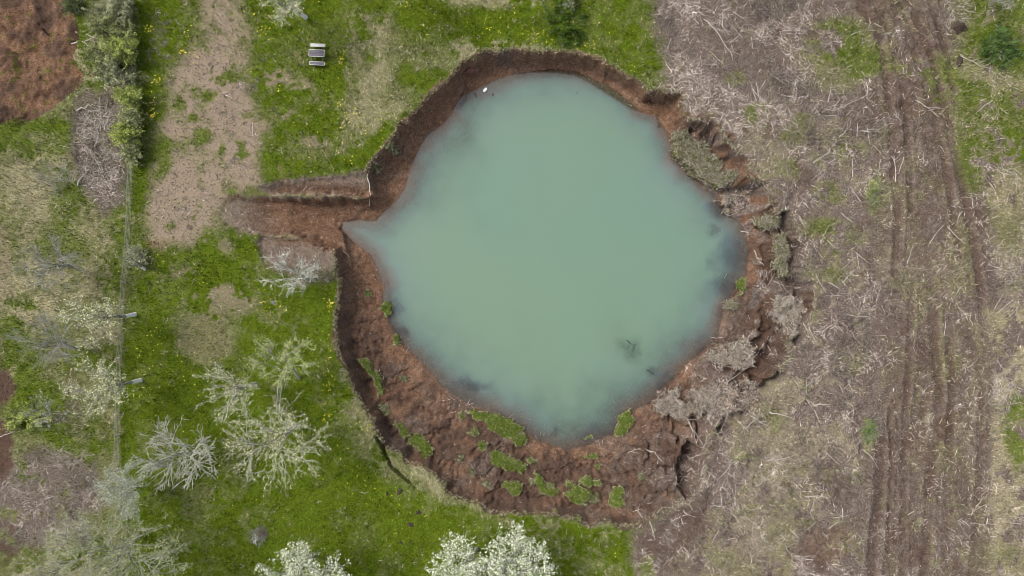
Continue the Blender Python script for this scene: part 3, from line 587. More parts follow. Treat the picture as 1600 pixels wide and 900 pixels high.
V_, F_, T_ = sticks(xr, yr, zat(xr, yr)-.02, RS.rand(n)*6.28, .5+.7*RS.rand(n), np.full(n, .016), (RS.rand(n)-.5)*1.2, (RS.rand(n)-.5)*.5, litter_tone(n, .5))
tag(obj('rim_roots', mesh('rim_roots', V_, F_, M['twigs'], T_)), 'torn roots and twigs hanging over the eastern rim', 'roots', kind='stuff')

# ------------------------------------------------------------------ blocks of turf and brush that slid into the hole
def block(name, poly, h, kind, label, cat, group, zb=None):
    """a slab of sod: rounded ragged top, soil flanks, its own grass or brush as a child part"""
    P = np.array(poly, float); cx, cy = P.mean(0)
    bx, by, bz = hit(np.array([cx]), np.array([cy])); bx, by, bz = float(bx[0]), float(by[0]), float(bz[0])
    if zb is not None: bz = zb; bx, by = W(cx, cy, bz)
    zt = bz+h; Pw = np.array(WP(poly, zt))
    st = .11; gx = np.arange(Pw[:, 0].min()-.5, Pw[:, 0].max()+.5, st); gy = np.arange(Pw[:, 1].min()-.5, Pw[:, 1].max()+.5, st)
    A, B = np.meshgrid(gx, gy, indexing='ij')
    wx = (fbm(A, B, 1.4, 4, 3)-.5)*1.0; wy = (fbm(A, B, 1.4, 4, 5)-.5)*1.0
    amp = 2.2 if kind == 'brush' else 1.0; d = sdist(A+wx*amp, B+wy*amp, Pw); ter = np.maximum(zat(A, B), WZ-.3)
    ins = d > -st*1.2
    top = np.where(d > 0, ter*.5+bz*.5+h*ss(-.05, .22, d)+(fbm(A, B, 1.1, 3, 1)-.5)*(1.3 if kind == 'brush' else .35)+.06*np.sqrt(np.maximum(d, 0)), ter-.15)
    idx = -np.ones(A.shape, int); idx[ins] = np.arange(ins.sum()); f = idx.ravel()[grid_faces(*A.shape)]; f = f[(f >= 0).all(1)]
    if len(f) < 2: return None
    jx = (RS.rand(*A.shape)-.5)*.05; jy = (RS.rand(*A.shape)-.5)*.05
    Vv = np.stack([A[ins]+jx[ins]-bx, B[ins]+jy[ins]-by, top[ins]-bz], 1)
    n1 = fbm(A*1.0, B, 2.2, 3, 2)[ins]; edge = ss(.14, .02, d[ins])
    if kind == 'turf': c = lerp((.05,.085,.012), (.13,.18,.04), np.clip(n1*1.4-.2, 0, 1))
    elif kind == 'brush': c = lerp((.05,.038,.028), (.26,.21,.165), np.clip(n1*2.2-.6, 0, 1))
    else: c = lerp((.06,.075,.015), (.20,.205,.08), np.clip(n1*1.4-.2, 0, 1))
    c = c*(1-edge[:, None])+lerp((.04,.026,.018), (.12,.08,.055), n1)*edge[:, None]
    o = thing(name, (bx, by, bz), label, cat, group)
    obj('sod', mesh('sod', Vv, f, M['turf'], c, smooth=True), o)
    # plants on top
    nn = int(len(Vv)*(3.2 if kind != 'brush' else 2.4)); pk = RS.randint(0, len(A[ins]), nn*2)
    ok = d[ins][pk] > -.02; pk = pk[ok][:nn]; m = len(pk)
    if kind == 'brush':
        kk = RS.rand(m) < ss(.38, .58, fbm(A[ins][pk], B[ins][pk], .9, 3, 6))*.9+.1; pk = pk[kk]; m = len(pk)
    if m < 5: return o
    xx = Vv[pk, 0]+(RS.rand(m)-.5)*st; yy = Vv[pk, 1]+(RS.rand(m)-.5)*st; z0 = Vv[pk, 2]; u = RS.rand(m)
    eg = ss(.30, .0, d[ins][pk])
    if kind == 'turf': tn = lerp((.05,.08,.010), (.26,.32,.06), u); tn = np.where((RS.rand(m) < eg*.6+.08)[:, None], lerp((.30,.28,.15), (.58,.54,.38), u), tn)
    else: tn = np.where((RS.rand(m) < (.6 if kind == 'mixed' else .12))[:, None], lerp((.08,.11,.02), (.19,.22,.07), u), lerp((.24,.20,.15), (.58,.52,.42), u))
    V1, F1, T1 = blades(xx, yy, z0, (.14 if kind == 'turf' else .26)+.12*RS.rand(m), .024, tn, 1.3, 2)
    obj('grass', mesh('grass', V1, F1, M['grass_blades'], T1), o)
    if kind != 'turf':
        m2 = int(m*(.6 if kind == 'brush' else .28 if h > .45 else .05)); V1, F1, T1 = sticks(xx[:m2], yy[:m2], z0[:m2]+.05*RS.rand(m2), RS.rand(m2)*6.28, .3+.7*RS.rand(m2), .013+.016*RS.rand(m2), (RS.rand(m2)-.5), (RS.rand(m2)-.5)*.5, litter_tone(m2, .3))
        obj('brush', mesh('brush', V1, F1, M['twigs'], T1), o)
    return o
def oval(cx, cy, rx, ry, n=12): return [(cx+rx*math.cos(i*6.283/n)*random.uniform(.85, 1.1), cy+ry*math.sin(i*6.283/n)*random.uniform(.85, 1.1)) for i in range(n)]
GT = 'green turf blocks slid down into the hole'; GB = 'brush covered blocks slumped on the east side of the hole'
TURF = [
 ([(728,642),(745,641),(772,645),(797,656),(818,668),(812,677),(800,687),(787,689),(777,677),(760,665),(740,655)], .35, 'turf', 'longest bright green turf strip at the southern water edge, one clump at its right end'),
 ([(796,690),(802,677),(820,680),(825,687),(820,697),(805,697)], .35, 'turf', 'round green turf clump touching the right end of the long strip by the water'),
 (oval(722,652,9,5), .2, 'turf', 'small flat green turf scrap left of the long strip at the water edge'),
 ([(762,710),(772,704),(792,713),(810,721),(822,725),(826,733),(812,741),(800,737),(785,730),(766,722)], .35, 'turf', 'elongated green turf block in the middle of the south slope'),
 (oval(831,721,8,4), .25, 'turf', 'small oval turf piece just right of the elongated middle block'),
 ([(642,682),(657,676),(672,690),(680,702),(673,712),(660,715),(647,702),(632,692)], .4, 'turf', 'broad rounded turf block near the western end of the south slope'),
 ([(617,655),(632,662),(640,677),(630,687),(620,672)], .35, 'turf', 'narrow turf tongue joining the broad rounded block from upper left'),
 ([(560,566),(566,560),(577,561),(582,578),(596,590),(604,612),(600,620),(593,617),(583,601),(573,582),(563,574)], .45, 'turf', 'long pale green turf sliver standing along the dark trough under the west rim'),
 ([(592,629),(603,632),(609,644),(604,652),(597,645)], .3, 'mixed', 'small greyish turf scrap below the long sliver in the west trough'),
 ([(786,752),(797,757),(810,754),(812,765),(807,775),(792,771),(784,762)], .3, 'turf', 'squarish cracked turf patch below the elongated middle block'),
 ([(837,740),(848,744),(853,757),(872,761),(874,770),(857,776),(843,767),(834,755)], .35, 'turf', 'hooked turf clump between the cracked patch and the largest lobed clump'),
 ([(880,772),(890,763),(901,758),(920,769),(919,781),(915,791),(905,788),(893,782)], .4, 'turf', 'largest lobed turf clump near the bottom of the hole'),
 ([(919,775),(932,769),(937,783),(930,788),(921,785)], .3, 'mixed', 'half buried dull turf piece against the right side of the lobed clump'),
 ([(905,745),(920,748),(935,750),(937,757),(920,760),(907,753)], .3, 'turf', 'flat wide turf piece above the lobed clump'),
 ([(876,755),(887,750),(898,749),(895,756),(882,760)], .25, 'turf', 'thin turf sliver above and left of the lobed clump'),
 ([(906,712),(920,708),(935,707),(937,714),(920,717)], .25, 'turf', 'thin turf strip lying near the southernmost water edge'),
 (oval(934,728,4,6), .25, 'turf', 'tiny round tuft below the thin strip near the southern water edge'),
 ([(950,775),(967,762),(977,770),(975,785),(965,794),(953,786)], .35, 'turf', 'rounded two lobed turf clump, easternmost in the bottom row'),
 ([(970,650),(985,640),(991,655),(986,670),(977,683),(963,681),(967,665)], .5, 'turf', 'bright mossy turf lump standing in the water at the southeastern bank'),
 (oval(1002,744,7,6), .2, 'mixed', 'small faded tuft alone on the brown slope southeast of the water'),
 (oval(605,483,9,13), .45, 'turf', 'dark green egg shaped turf lump at the western water edge'),
 (oval(618,532,7,10), .35, 'turf', 'dark green tuft at the water edge just below the egg shaped lump'),
 (oval(576,460,6,5), .25, 'turf', 'tiny green tuft on the red slope above the egg shaped lump'),
 (oval(610,226,7,9), .4, 'mixed', 'dull green tuft caught high on the northwest wall'),
 (oval(588,262,4,8), .3, 'mixed', 'thin green tuft clinging above the gully mouth'),
 (oval(740,676,6,5), .2, 'turf', 'small round tuft below the left end of the long strip'),
 (oval(737,736,4,6), .2, 'mixed', 'small pale oval tuft left of the elongated middle block'),
 (oval(720,715,4,6), .2, 'mixed', 'tiny faded tuft between the broad rounded block and the middle block'),
 (oval(866,797,6,4), .2, 'turf', 'tiny green tuft near the foot of the south rim, left of a smaller one'),
 (oval(903,808,5,4), .2, 'turf', 'tiny green tuft at the foot of the south rim below the lobed clump'),
 (oval(754,696,7,10), .25, 'turf', 'small dark turf piece above the elongated middle block'),
 (oval(829,754,6,5), .2, 'mixed', 'small dull tuft left of the hooked clump'),
 (oval(762,757,9,4), .15, 'mixed', 'flat scrap of turf left of the squarish cracked patch'),
 (oval(918,683,8,4), .25, 'turf', 'small green tuft showing in the shallow southern water'),
 (oval(632,590,6,4), .15, 'mixed', 'thin scrap of pale turf on the western slope near the water'),
]
for pl, h, kd, lb in TURF: block('turf_block', pl, h, kd, lb, 'turf block', GT)
BRUSH = [
 ([(1051,207),(1067,202),(1085,217),(1107,230),(1125,250),(1132,268),(1150,272),(1140,287),(1122,295),(1105,285),(1087,272),(1072,257),(1055,245)], 1.1, 'mixed', 'largest brush covered block, standing over the northeastern water edge'),
 ([(1122,310),(1145,305),(1152,317),(1137,330),(1125,322)], .6, 'brush', 'small tuft of dead brush at the water below the largest brush block'),
 ([(1180,342),(1200,332),(1220,340),(1219,357),(1195,358)], .8, 'mixed', 'tangled grassy block against the east rim just north of the long narrow one'),
 ([(1212,367),(1230,370),(1237,400),(1237,430),(1225,434),(1214,412),(1209,387)], .9, 'mixed', 'long narrow grassy block parallel to the east rim crevice'),
 ([(1205,472),(1225,465),(1250,467),(1260,485),(1257,510),(1240,527),(1215,524),(1220,500),(1207,487)], .9, 'brush', 'wide brush covered block under the easternmost part of the rim'),
 ([(1132,470),(1150,465),(1152,480),(1137,484)], .5, 'mixed', 'small mossy block at the eastern water edge'),
 ([(1155,438),(1170,433),(1167,455),(1160,463),(1154,450)], .5, 'turf', 'green mossy strip on the bank above the small mossy block'),
 ([(1112,542),(1140,532),(1175,535),(1187,550),(1170,572),(1140,578),(1118,566)], .7, 'brush', 'oval heap of pale brush on the slope below the mossy block'),
 ([(1090,612),(1120,600),(1160,590),(1187,605),(1170,640),(1140,655),(1110,660),(1085,646),(1075,625)], .7, 'brush', 'broad brush tangle filling the southeastern slope'),
 ([(1030,615),(1060,612),(1080,640),(1070,660),(1048,650),(1020,640)], .5, 'brush', 'low brush tangle beside the southeastern water corner'),
]
for pl, h, kd, lb in BRUSH: block('brush_block', pl, h, kd, lb, 'slumped block', GB)

# ------------------------------------------------------------------ branches as tapering tubes
class Tubes:
    def __init__(s): s.V = []; s.F = []; s.n = 0
    def add(s, pts, rad, k=4):
        pts = np.asarray(pts, float); m = len(pts)
        d = np.gradient(pts, axis=0); d /= np.linalg.norm(d, axis=1)[:, None]+1e-9
        up = np.array([0., 0., 1.]) if abs(d[0, 2]) < .85 else np.array([1., 0., 0.])
        a = np.cross(d, up); a /= np.linalg.norm(a, axis=1)[:, None]+1e-9; b = np.cross(d, a)
        th = np.arange(k)*2*math.pi/k
        ring = pts[:, None]+(a[:, None]*np.cos(th)[None, :, None]+b[:, None]*np.sin(th)[None, :, None])*np.asarray(rad)[:, None, None]
        s.V.append(ring.reshape(-1, 3)); f = []
        for i in range(m-1):
            for j in range(k):
                j2 = (j+1) % k; f.append((s.n+i*k+j, s.n+i*k+j2, s.n+(i+1)*k+j2, s.n+(i+1)*k+j))
        s.F += f; s.n += m*k
    def mesh(s, name, mat, smooth=True): return mesh(name, np.concatenate(s.V), np.array(s.F), mat, smooth=smooth)
def curve(a, b, n, wob, lift=0.0):
    a = np.asarray(a, float); b = np.asarray(b, float); t = np.linspace(0, 1, n)[:, None]; L = np.linalg.norm(b-a)
    off = np.cumsum(RS.randn(n, 3)*wob*L/n, 0); off -= off[0]; env = np.sin(t*math.pi)
    return a*(1-t)+b*t+off*(.4+.6*t)+np.array([0, 0, 1.])*lift*L*env

def tree(base, crown, rad, label, bark='grey_bark', wash=False, leaf=None, dens=1.0, zc=5.0, thick=1.0, limbs=9, flat=.65, twigr=.009, leafsize=.062, name='orchard_tree', group='fruit trees on and beside the lawn', cut=None, low=.0, sub=8, tw=8, trunk=.17):
    bx, by = W(*base); bz = float(zat(bx, by)); rx, ry = (rad if isinstance(rad, tuple) else (rad, rad))
    cx, cy = W(crown[0], crown[1], zc); k = S*(H-zc)/H; rx *= k; ry *= k; rz = min(rx, ry)*flat
    o = thing(name, (bx, by, bz), label, 'tree', group)
    c = np.array([cx-bx, cy-by, zc-bz]); fork = c*np.array([.42, .42, 0])+np.array([0, 0, max(.7, (zc-bz)*.42-.2)])
    tb = Tubes(); wb = Tubes()
    tp = curve((0, 0, -.15), fork, 7, .05); tr_ = np.linspace(trunk*1.25, trunk*.85, 7)*thick; tr_[0] *= 1.25
    if wash: wb.add(tp[:5], tr_[:5]*1.03, 8); tb.add(tp[3:], tr_[3:], 8)
    else: tb.add(tp, tr_, 8)
    prev = []; tw_pts = []
    for i in range(limbs):
        a = i*2.39996+RS.rand()*.5; rr = math.sqrt((i+.6)/limbs); el_ = (1-rr*.85)*(.6+.5*RS.rand())
        tgt = c+np.array([math.cos(a)*rx*rr*.92, math.sin(a)*ry*rr*.92, rz*(el_-low)])
        st0 = fork+RS.randn(3)*.05
        if i > 4 and prev: st0 = min((q_[1+int(RS.rand()*4)] for q_ in prev), key=lambda v_: np.linalg.norm(v_-tgt)+RS.rand()*.4)
        lp = curve(st0, tgt, 8, .17, .10 if rr > .5 else .02); lr = np.linspace(.080, .018, 8)*thick
        tb.add(lp, lr*(1 if i < 5 else .7), 5); prev.append(lp)
        for j in range(sub):
            q = 2+int(RS.rand()*5.9); st = lp[q]; dirv = lp[-1]-lp[1]; dirv /= np.linalg.norm(dirv)
            rad_ = (tgt-c)/(np.linalg.norm(tgt-c)+1e-6); dv = dirv*.35+rad_*.35+RS.randn(3)*np.array([.65, .65, .4])+np.array([0, 0, .25]); dv /= np.linalg.norm(dv)
            ln = (rx+ry)*.5*(.28+.30*RS.rand()); e = st+dv*ln
            q2 = (e-c)/np.array([rx, ry, rz*1.3]); nq = np.linalg.norm(q2)
            if nq > 1.05: e = c+(e-c)/nq*1.05
            sp = curve(st, e, 5, .18, .05); tb.add(sp, np.linspace(lr[q]*.6, .014*thick, 5), 4)
            for m in range(tw):
                q3 = 1+int(RS.rand()*3.99); dv2 = (sp[-1]-sp[0]); dv2 /= np.linalg.norm(dv2)+1e-9
                dv2 = dv2*.55+rad_*.3+RS.randn(3)*np.array([.55, .55, .35])+np.array([0, 0, .3]); dv2 /= np.linalg.norm(dv2); l3 = .35+.55*RS.rand()
                tp3 = curve(sp[q3], sp[q3]+dv2*l3, 3, .2); tb.add(tp3, np.array([twigr*1.2, twigr, twigr*.6])*thick**.5, 3); tw_pts.append(tp3)
            tw_pts.append(sp[2:])
    wood = M[bark]
    t_ = obj('trunk', (wb.mesh('trunk', M['whitewash']) if wash else tb.mesh('trunk', wood)), o)
    if wash: t_['label'] = 'whitewashed lower trunk'; obj('limbs', tb.mesh('limbs', wood), o)
    if leaf:
        pts = []
        for t3 in tw_pts:
            nb = int(RS.poisson(dens*5)); u = RS.rand(nb)*(len(t3)-1.001); i_ = u.astype(int); f_ = (u-i_)[:, None]
            pts.append(t3[i_]*(1-f_)+t3[i_+1]*f_+RS.randn(nb, 3)*(.14 if dens >= 1 else .085))
        pts = np.concatenate(pts); n = len(pts)
        nr = RS.randn(n, 3)*np.array([1, 1, .6])+np.array([0, 0, 1.1]); nr /= np.linalg.norm(nr, axis=1)[:, None]
        a_ = np.cross(nr, RS.randn(n, 3)); a_ /= np.linalg.norm(a_, axis=1)[:, None]+1e-9; b_ = np.cross(nr, a_); sz = leafsize*(.5+.9*RS.rand(n)**1.5)[:, None]
        Vv = np.stack([pts-a_*sz, pts+b_*sz*.6, pts+a_*sz, pts-b_*sz*.6], 1).reshape(-1, 3)
        T_ = np.repeat(lerp(leaf[0], leaf[1], np.clip(RS.rand(n)*1.3-.1, 0, 1))[:, None], 4, 1).reshape(-1, 3)
        obj('crown', mesh('crown', Vv, np.arange(4*n).reshape(-1, 4), M['leaves'], T_), o)
    return o
CREAM = ((.24,.29,.06), (.95,.92,.62)); WHITE = ((.20,.28,.06), (.95,.95,.82)); LIME = ((.24,.31,.06), (.66,.70,.30)); GREYG = ((.20,.23,.15), (.58,.61,.50)); OLIV = ((.20,.24,.08), (.56,.58,.33))
tree((226,421), (200,402), (16,13), 'small thin tree at the fence, northernmost of those with whitewashed trunks on the left', wash=True, leaf=OLIV, dens=.3, zc=4, limbs=4, sub=4, tw=3, trunk=.13)
tree((112,416), (82,412), (60,42), 'bare grey spreading tree left of the fence, beside the northernmost whitewashed trunk', bark='grey_bark', zc=4.2, limbs=12, sub=9, tw=7, flat=.4)
tree((211,491), (143,500), (48,44), 'cream budding tree left of the fence with its whitewashed trunk bent across it', wash=True, leaf=CREAM, dens=.8, zc=6.2, limbs=10)
tree((116,545), (78,528), (62,44), 'bare grey tree spreading between the two cream budding trees by the left edge', bark='grey_bark', zc=4.5, limbs=12, sub=9, tw=7, flat=.4)
tree((220,594), (157,607), (46,52), 'cream budding tree with a whitewashed trunk, southernmost of those leaning over the fence', wash=True, leaf=CREAM, dens=.85, zc=6, limbs=10)
tree((400,600), (350,612), (48,44), 'pale budding tree on the lawn between the fence and the small yellowish tree', leaf=CREAM, dens=.55, zc=6, limbs=9)
tree((468,592), (441,560), (50,38), 'small yellowish budding tree above the end of the ladder', leaf=LIME, dens=.9, zc=5.5, limbs=9, trunk=.12)
tree((462,665), (437,688), (76,70), 'largest pale budding tree on the lawn left of the hole', leaf=CREAM, dens=.75, zc=6.5, limbs=15, sub=9)
tree((294,708), (284,710), (66,56), 'lichen white stubby branched tree with bare limbs radiating from its middle', bark='lichen_bark', leaf=((.5,.52,.38),(.85,.86,.70)), dens=.16, leafsize=.035, zc=3.6, thick=1.35, limbs=22, sub=6, tw=4, twigr=.028, flat=.35)
tree((205,760), (197,764), (42,40), 'bluish grey bushy tree at the foot of the fence', leaf=GREYG, dens=1.3, zc=4, limbs=12, flat=.8, bark='lichen_bark')
tree((215,838), (185,862), (110,72), 'wide tangled olive tree filling the lower left corner', leaf=OLIV, dens=1.0, zc=6.5, limbs=24, sub=10, tw=7, flat=.7)
tree((95,880), (80,905), (60,50), 'yellowish twiggy tree at the bottom left edge', leaf=((.34,.32,.14), (.66,.62,.36)), dens=.9, zc=5, limbs=12)
tree((485,868), (474,893), (68,46), 'white blossoming tree cut by the bottom edge, left of the blossoming pair', leaf=WHITE, bark='grey_bark', dens=1.0, zc=5.5, limbs=14, leafsize=.088)
tree((745,858), (728,888), (54,48), 'white blossoming tree at the bottom edge, left one of the touching pair', leaf=WHITE, bark='grey_bark', dens=1.05, zc=5.5, limbs=15, leafsize=.088)
tree((812,850), (812,872), (50,48), 'densest white blossoming tree at the bottom edge, right one of the touching pair', leaf=WHITE, bark='grey_bark', dens=1.25, zc=5.5, limbs=15, leafsize=.088)
tree((478,27), (438,2), (44,36), 'pale budding tree with a whitewashed trunk cut by the top edge above the picnic table', wash=True, leaf=CREAM, dens=.6, zc=6, limbs=9)
tree((480,438), (457,424), (56,30), 'white twigged small tree standing at the bare southern edge of the gully', bark='lichen_bark', leaf=((.5,.52,.44), (.82,.83,.78)), dens=.5, zc=2.6, thick=1.1, limbs=9, sub=6, tw=6, flat=.4, trunk=.13, twigr=.02)
tree((890,4), (891,2), (10,16), 'tiny thin sapling on the dark grass at the top edge', leaf=OLIV, dens=.4, zc=2, limbs=5, sub=4, tw=3, thick=.5, trunk=.06, group='saplings')
tree((640,-20), (640,-26), (60,30), 'pale tree mostly beyond the top edge over the dark grass', leaf=CREAM, dens=.5, zc=5.5, limbs=8)
tree((1552,2), (1562,2), (26,14), 'low bare grey sapling at the top right corner', bark='grey_bark', zc=1.6, limbs=7, sub=5, tw=5, thick=.6, trunk=.07, group='saplings')
tree((98,282), (88,280), (42,30), 'bare grey bush of fine twigs above the dry grass at the left', bark='grey_bark', zc=1.2, limbs=10, sub=6, tw=6, thick=.45, trunk=.07, twigr=.012, flat=.3, group='saplings')
tree((78,655), (75,640), (36,24), 'grey twiggy bush over the lime green grass at the left edge', bark='grey_bark', leaf=GREYG, dens=.3, zc=2, limbs=8, sub=6, tw=5, thick=.5, trunk=.07, group='saplings')

# ------------------------------------------------------------------ shrubs of the boundary hedge
def shrub(cpx, rad, zt, label, leaf, n=5200, bare=.2, group='shrubs along the left boundary', seed=0):
    cx, cy = W(cpx[0], cpx[1], zt*.6); bz = float(zat(cx, cy)); k = S; rx, ry = rad[0]*k, rad[1]*k
    o = thing('shrub', (cx, cy, bz), label, 'shrub', group); tb = Tubes(); P = []
    for i in range(46):
        a = RS.rand()*6.28; rr = math.sqrt(RS.rand()); e = np.array([math.cos(a)*rx*rr, math.sin(a)*ry*rr, zt*(1.05-.55*rr*rr)*(.7+.4*RS.rand())])
        s_ = np.array([math.cos(a)*rx*rr*.35, math.sin(a)*ry*rr*.35, -.1]); cpt = curve(s_, e, 6, .15, .08); tb.add(cpt, np.linspace(.035, .012, 6), 4)
        for j in range(6):
            b = cpt[2+int(RS.rand()*3.9)]; dv = RS.randn(3)*np.array([.6,.6,.4])+np.array([math.cos(a)*.4, math.sin(a)*.4, .5]); e2 = b+dv*.55; c2 = curve(b, e2, 3, .2); tb.add(c2, [.012,.009,.006], 3); P.append(c2)
        P.append(cpt[3:])
    obj('stems', tb.mesh('stems', M['grey_bark']), o)
    pts = []
    per = max(1, n//len(P))
    for c2 in P:
        if RS.rand() < bare: continue
        u = RS.rand(per)*(len(c2)-1.001); i_ = u.astype(int); f_ = (u-i_)[:, None]; pts.append(c2[i_]*(1-f_)+c2[i_+1]*f_+RS.randn(per, 3)*.085)
    pts = np.concatenate(pts); m = len(pts); nr = RS.randn(m, 3)+np.array([0, 0, 1.2]); nr /= np.linalg.norm(nr, axis=1)[:, None]
    a_ = np.cross(nr, RS.randn(m, 3)); a_ /= np.linalg.norm(a_, axis=1)[:, None]+1e-9; b_ = np.cross(nr, a_); sz = .075*(.6+.9*RS.rand(m))[:, None]
    Vv = np.stack([pts-a_*sz, pts+b_*sz*.55, pts+a_*sz, pts-b_*sz*.55], 1).reshape(-1, 3)
    cn = fbm(pts[:, 0]+cx, pts[:, 1]+cy+pts[:, 2]*.5, 1.6, 3, 2); T_ = np.repeat(lerp(np.array(leaf[0])*.7, leaf[1], np.clip(RS.rand(m)*.7+(cn-.5)*1.6+.1, 0, 1))[:, None], 4, 1).reshape(-1, 3); obj('foliage', mesh('foliage', Vv, np.arange(4*m).reshape(-1, 4), M['leaves'], T_), o)
    return o
DG = ((.13,.15,.05), (.46,.50,.22)); LG = ((.17,.23,.03), (.55,.62,.16)); GG = ((.15,.17,.08), (.50,.52,.30))
shrub((180,8), (34,26), 2.8, 'grey green shrub of the boundary hedge at the very top edge', GG, 7000)
shrub((172,50), (34,24), 2.8, 'grey green twiggy shrub second from the top in the boundary hedge', DG, 7000)
shrub((192,75), (20,20), 3.0, 'lime green shrub bulging toward the lawn in the upper hedge', LG, 5000)
shrub((165,92), (28,26), 2.5, 'olive shrub over the fallen white branches in the hedge', DG, 7000)
shrub((178,118), (28,18), 2.4, 'dull green shrub just above the gap in the hedge', GG, 5000)
shrub((200,152), (17,18), 2.6, 'lime green shrub in the middle of the hedge beside the log pile', LG, 4200)
shrub((202,182), (15,14), 2.3, 'small grey green shrub right of the log pile', DG, 3200)
shrub((196,212), (22,18), 2.2, 'lime tinged shrub at the lower end of the hedge', LG, 4800)
shrub((205,240), (12,16), 1.8, 'last narrow green shrub of the hedge before the wire fence begins', DG, 2600)
shrub((113,6), (14,12), 1.0, 'low dark green bush on the edge of the excavation at the top', ((.06,.09,.02),(.16,.21,.06)), 2400)
shrub((40,655), (36,26), .9, 'low lime green bush on the rough ground at the left edge', LG, 5000)
shrub((212,402), (14,14), 1.4, 'sparse grey green bush at the fence beside the northernmost whitewashed trunk', GG, 1800, .4)
shrub((886,34), (36,42), .32, 'patch of dark dense weeds on the lawn at the top edge above the hole', ((.03,.06,.006),(.10,.16,.02)), 9000, .05, 'low weed patches')
shrub((1565,72), (34,34), .8, 'low dark green bramble patch in the upper right grass', ((.04,.085,.015),(.12,.19,.05)), 7000, .1, 'brambles on the right')
shrub((1365,298), (9,20), .35, 'small light green weed clump in the middle of the cleared strip', LG, 900, .2, 'brambles on the right')
shrub((1358,672), (7,17), .35, 'vivid green weed clump beside the tyre rut in the lower cleared strip', ((.08,.14,.02),(.26,.36,.07)), 900, .1, 'brambles on the right')

# ------------------------------------------------------------------ picnic table
def boxes(lst):
    V = []; Fc = []
    for (cx, cy, cz, sx, sy, sz) in lst:
        n = len(V); b = min(.008, sx/6, sy/6, sz/3)
        for zz_, i_ in ((-sz/2, b), (-sz/2+b, 0), (sz/2-b, 0), (sz/2, b)):
            for ax_, ay_ in ((-1,-1),(1,-1),(1,1),(-1,1)): V.append((cx+ax_*(sx/2-i_), cy+ay_*(sy/2-i_), cz+zz_))
        Fc.append((n, n+3, n+2, n+1)); Fc.append((n+12, n+13, n+14, n+15))
        for l in range(3):
            for j in range(4): a = n+l*4+j; b2 = n+l*4+(j+1) % 4; Fc.append((a, b2, b2+4, a+4))
    return np.array(V), np.array(Fc)
def rotx(V, a, c):
    V = V.copy(); y0, z0 = V[:, 1]-c[0], V[:, 2]-c[1]; V[:, 1] = y0*math.cos(a)-z0*math.sin(a)+c[0]; V[:, 2] = y0*math.sin(a)+z0*math.cos(a)+c[1]; return V
bx, by = W(498, 87); bz = float(zat(bx, by))
pt = thing('picnic_table', (bx, by, bz), 'weathered grey wooden picnic table with two attached benches on the lawn', 'picnic table'); pt.rotation_euler = (0, 0, R(-2.5))
V_, F_ = boxes([(0, -.27+.135*i, .76, 1.50, .122, .04) for i in range(5)]+[(x_, 0, .72, .06, .62, .04) for x_ in (-.55, .55)])
obj('tabletop', mesh('tabletop', V_, F_, M['weathered_wood']), pt)
V_, F_ = boxes([(x_, y_, .782, 1.54 if abs(y_) > .1 else .05, .045 if abs(y_) > .1 else .66, .012) for x_, y_ in ((0,.335),(0,-.335),(-.765,0),(.765,0))])
obj('edging', mesh('edging', V_, F_, M['pale_wood']), pt)
for sgn, mt in ((1, 'pale_wood'), (-1, 'weathered_wood')):
    V_, F_ = boxes([(0, sgn*.93+(i-.5)*.145, .45, 1.5, .135, .04) for i in range(2)]+([(0, sgn*.93, .45, 1.5, .02, .03)]))
    q_ = obj('bench', mesh('bench', V_, F_, M[mt]), pt); V_, F_ = boxes([(0, sgn*.93-.165, .452, 1.56, .05, .05)]+([(0, sgn*.93+.165, .452, 1.56, .04, .05), (-.765, sgn*.93, .452, .05, .28, .05), (.765, sgn*.93, .452, .05, .28, .05)] if sgn < 0 else [])); obj('bench_edging', mesh('bench_edging', V_, F_, M['pale_wood']), pt); q_['label'] = 'pale bleached bench' if sgn > 0 else 'darker grey bench'
for x_ in (-.55, .55):
    V_, F_ = boxes([(x_, 0, .405, .045, 2.05, .05)]); obj('crossbeam', mesh('crossbeam', V_, F_, M['weathered_wood']), pt)
    for sgn in (1, -1):
        V_, F_ = boxes([(x_+.045, sgn*.42, .36, .04, .09, .82)]); V_ = rotx(V_, sgn*.42, (sgn*.42, .36)); obj('leg', mesh('leg', V_, F_, M['weathered_wood']), pt)

# ------------------------------------------------------------------ wire fence
FL = [(207,250),(206,300),(204,350),(201,400),(197,440),(193,500),(190,560),(188,620),(187,680),(185,735)]
fo = thing('wire_fence', (*W(207,250), float(zat(*W(207,250)))), 'long thin wire fence dividing the lawn from the rough ground at the left', 'fence')
ox, oy, oz = fo.location; tops = []
for i, (a, b) in enumerate(FL):
    x_, y_ = W(a, b); z_ = float(zat(x_, y_)); tops.append((x_-ox, y_-oy, z_-oz)); t_ = Tubes(); lx, ly = RS.randn(2)*.05
    t_.add([(x_-ox, y_-oy, z_-oz-.1), (x_-ox+lx*.5, y_-oy+ly*.5, z_-oz+.8), (x_-ox+lx, y_-oy+ly, z_-oz+1.05)], [.055, .05, .045], 6); obj('post', t_.mesh('post', M['dead_wood'], False), fo)
t_ = Tubes()
for h_ in (.1, .35, .6, .85, .98):
    for i in range(len(tops)-1):
        p0, p1 = np.array(tops[i]), np.array(tops[i+1]); q_ = np.linspace(0, 1, 6)[:, None]; p_ = p0*(1-q_)+p1*q_; p_[:, 2] += h_-.05*np.sin(q_[:, 0]*3.14); t_.add(p_, [.011]*6, 3)
for i in range(len(tops)-1):
    p0, p1 = np.array(tops[i]), np.array(tops[i+1])
    for q_ in np.linspace(.02, .98, 26): p_ = p0*(1-q_)+p1*q_; t_.add([p_+(0, 0, .08), p_+(0, 0, .97)], [.007, .007], 3)
obj('wire_mesh', t_.mesh('wire_mesh', M['wire'], False), fo)

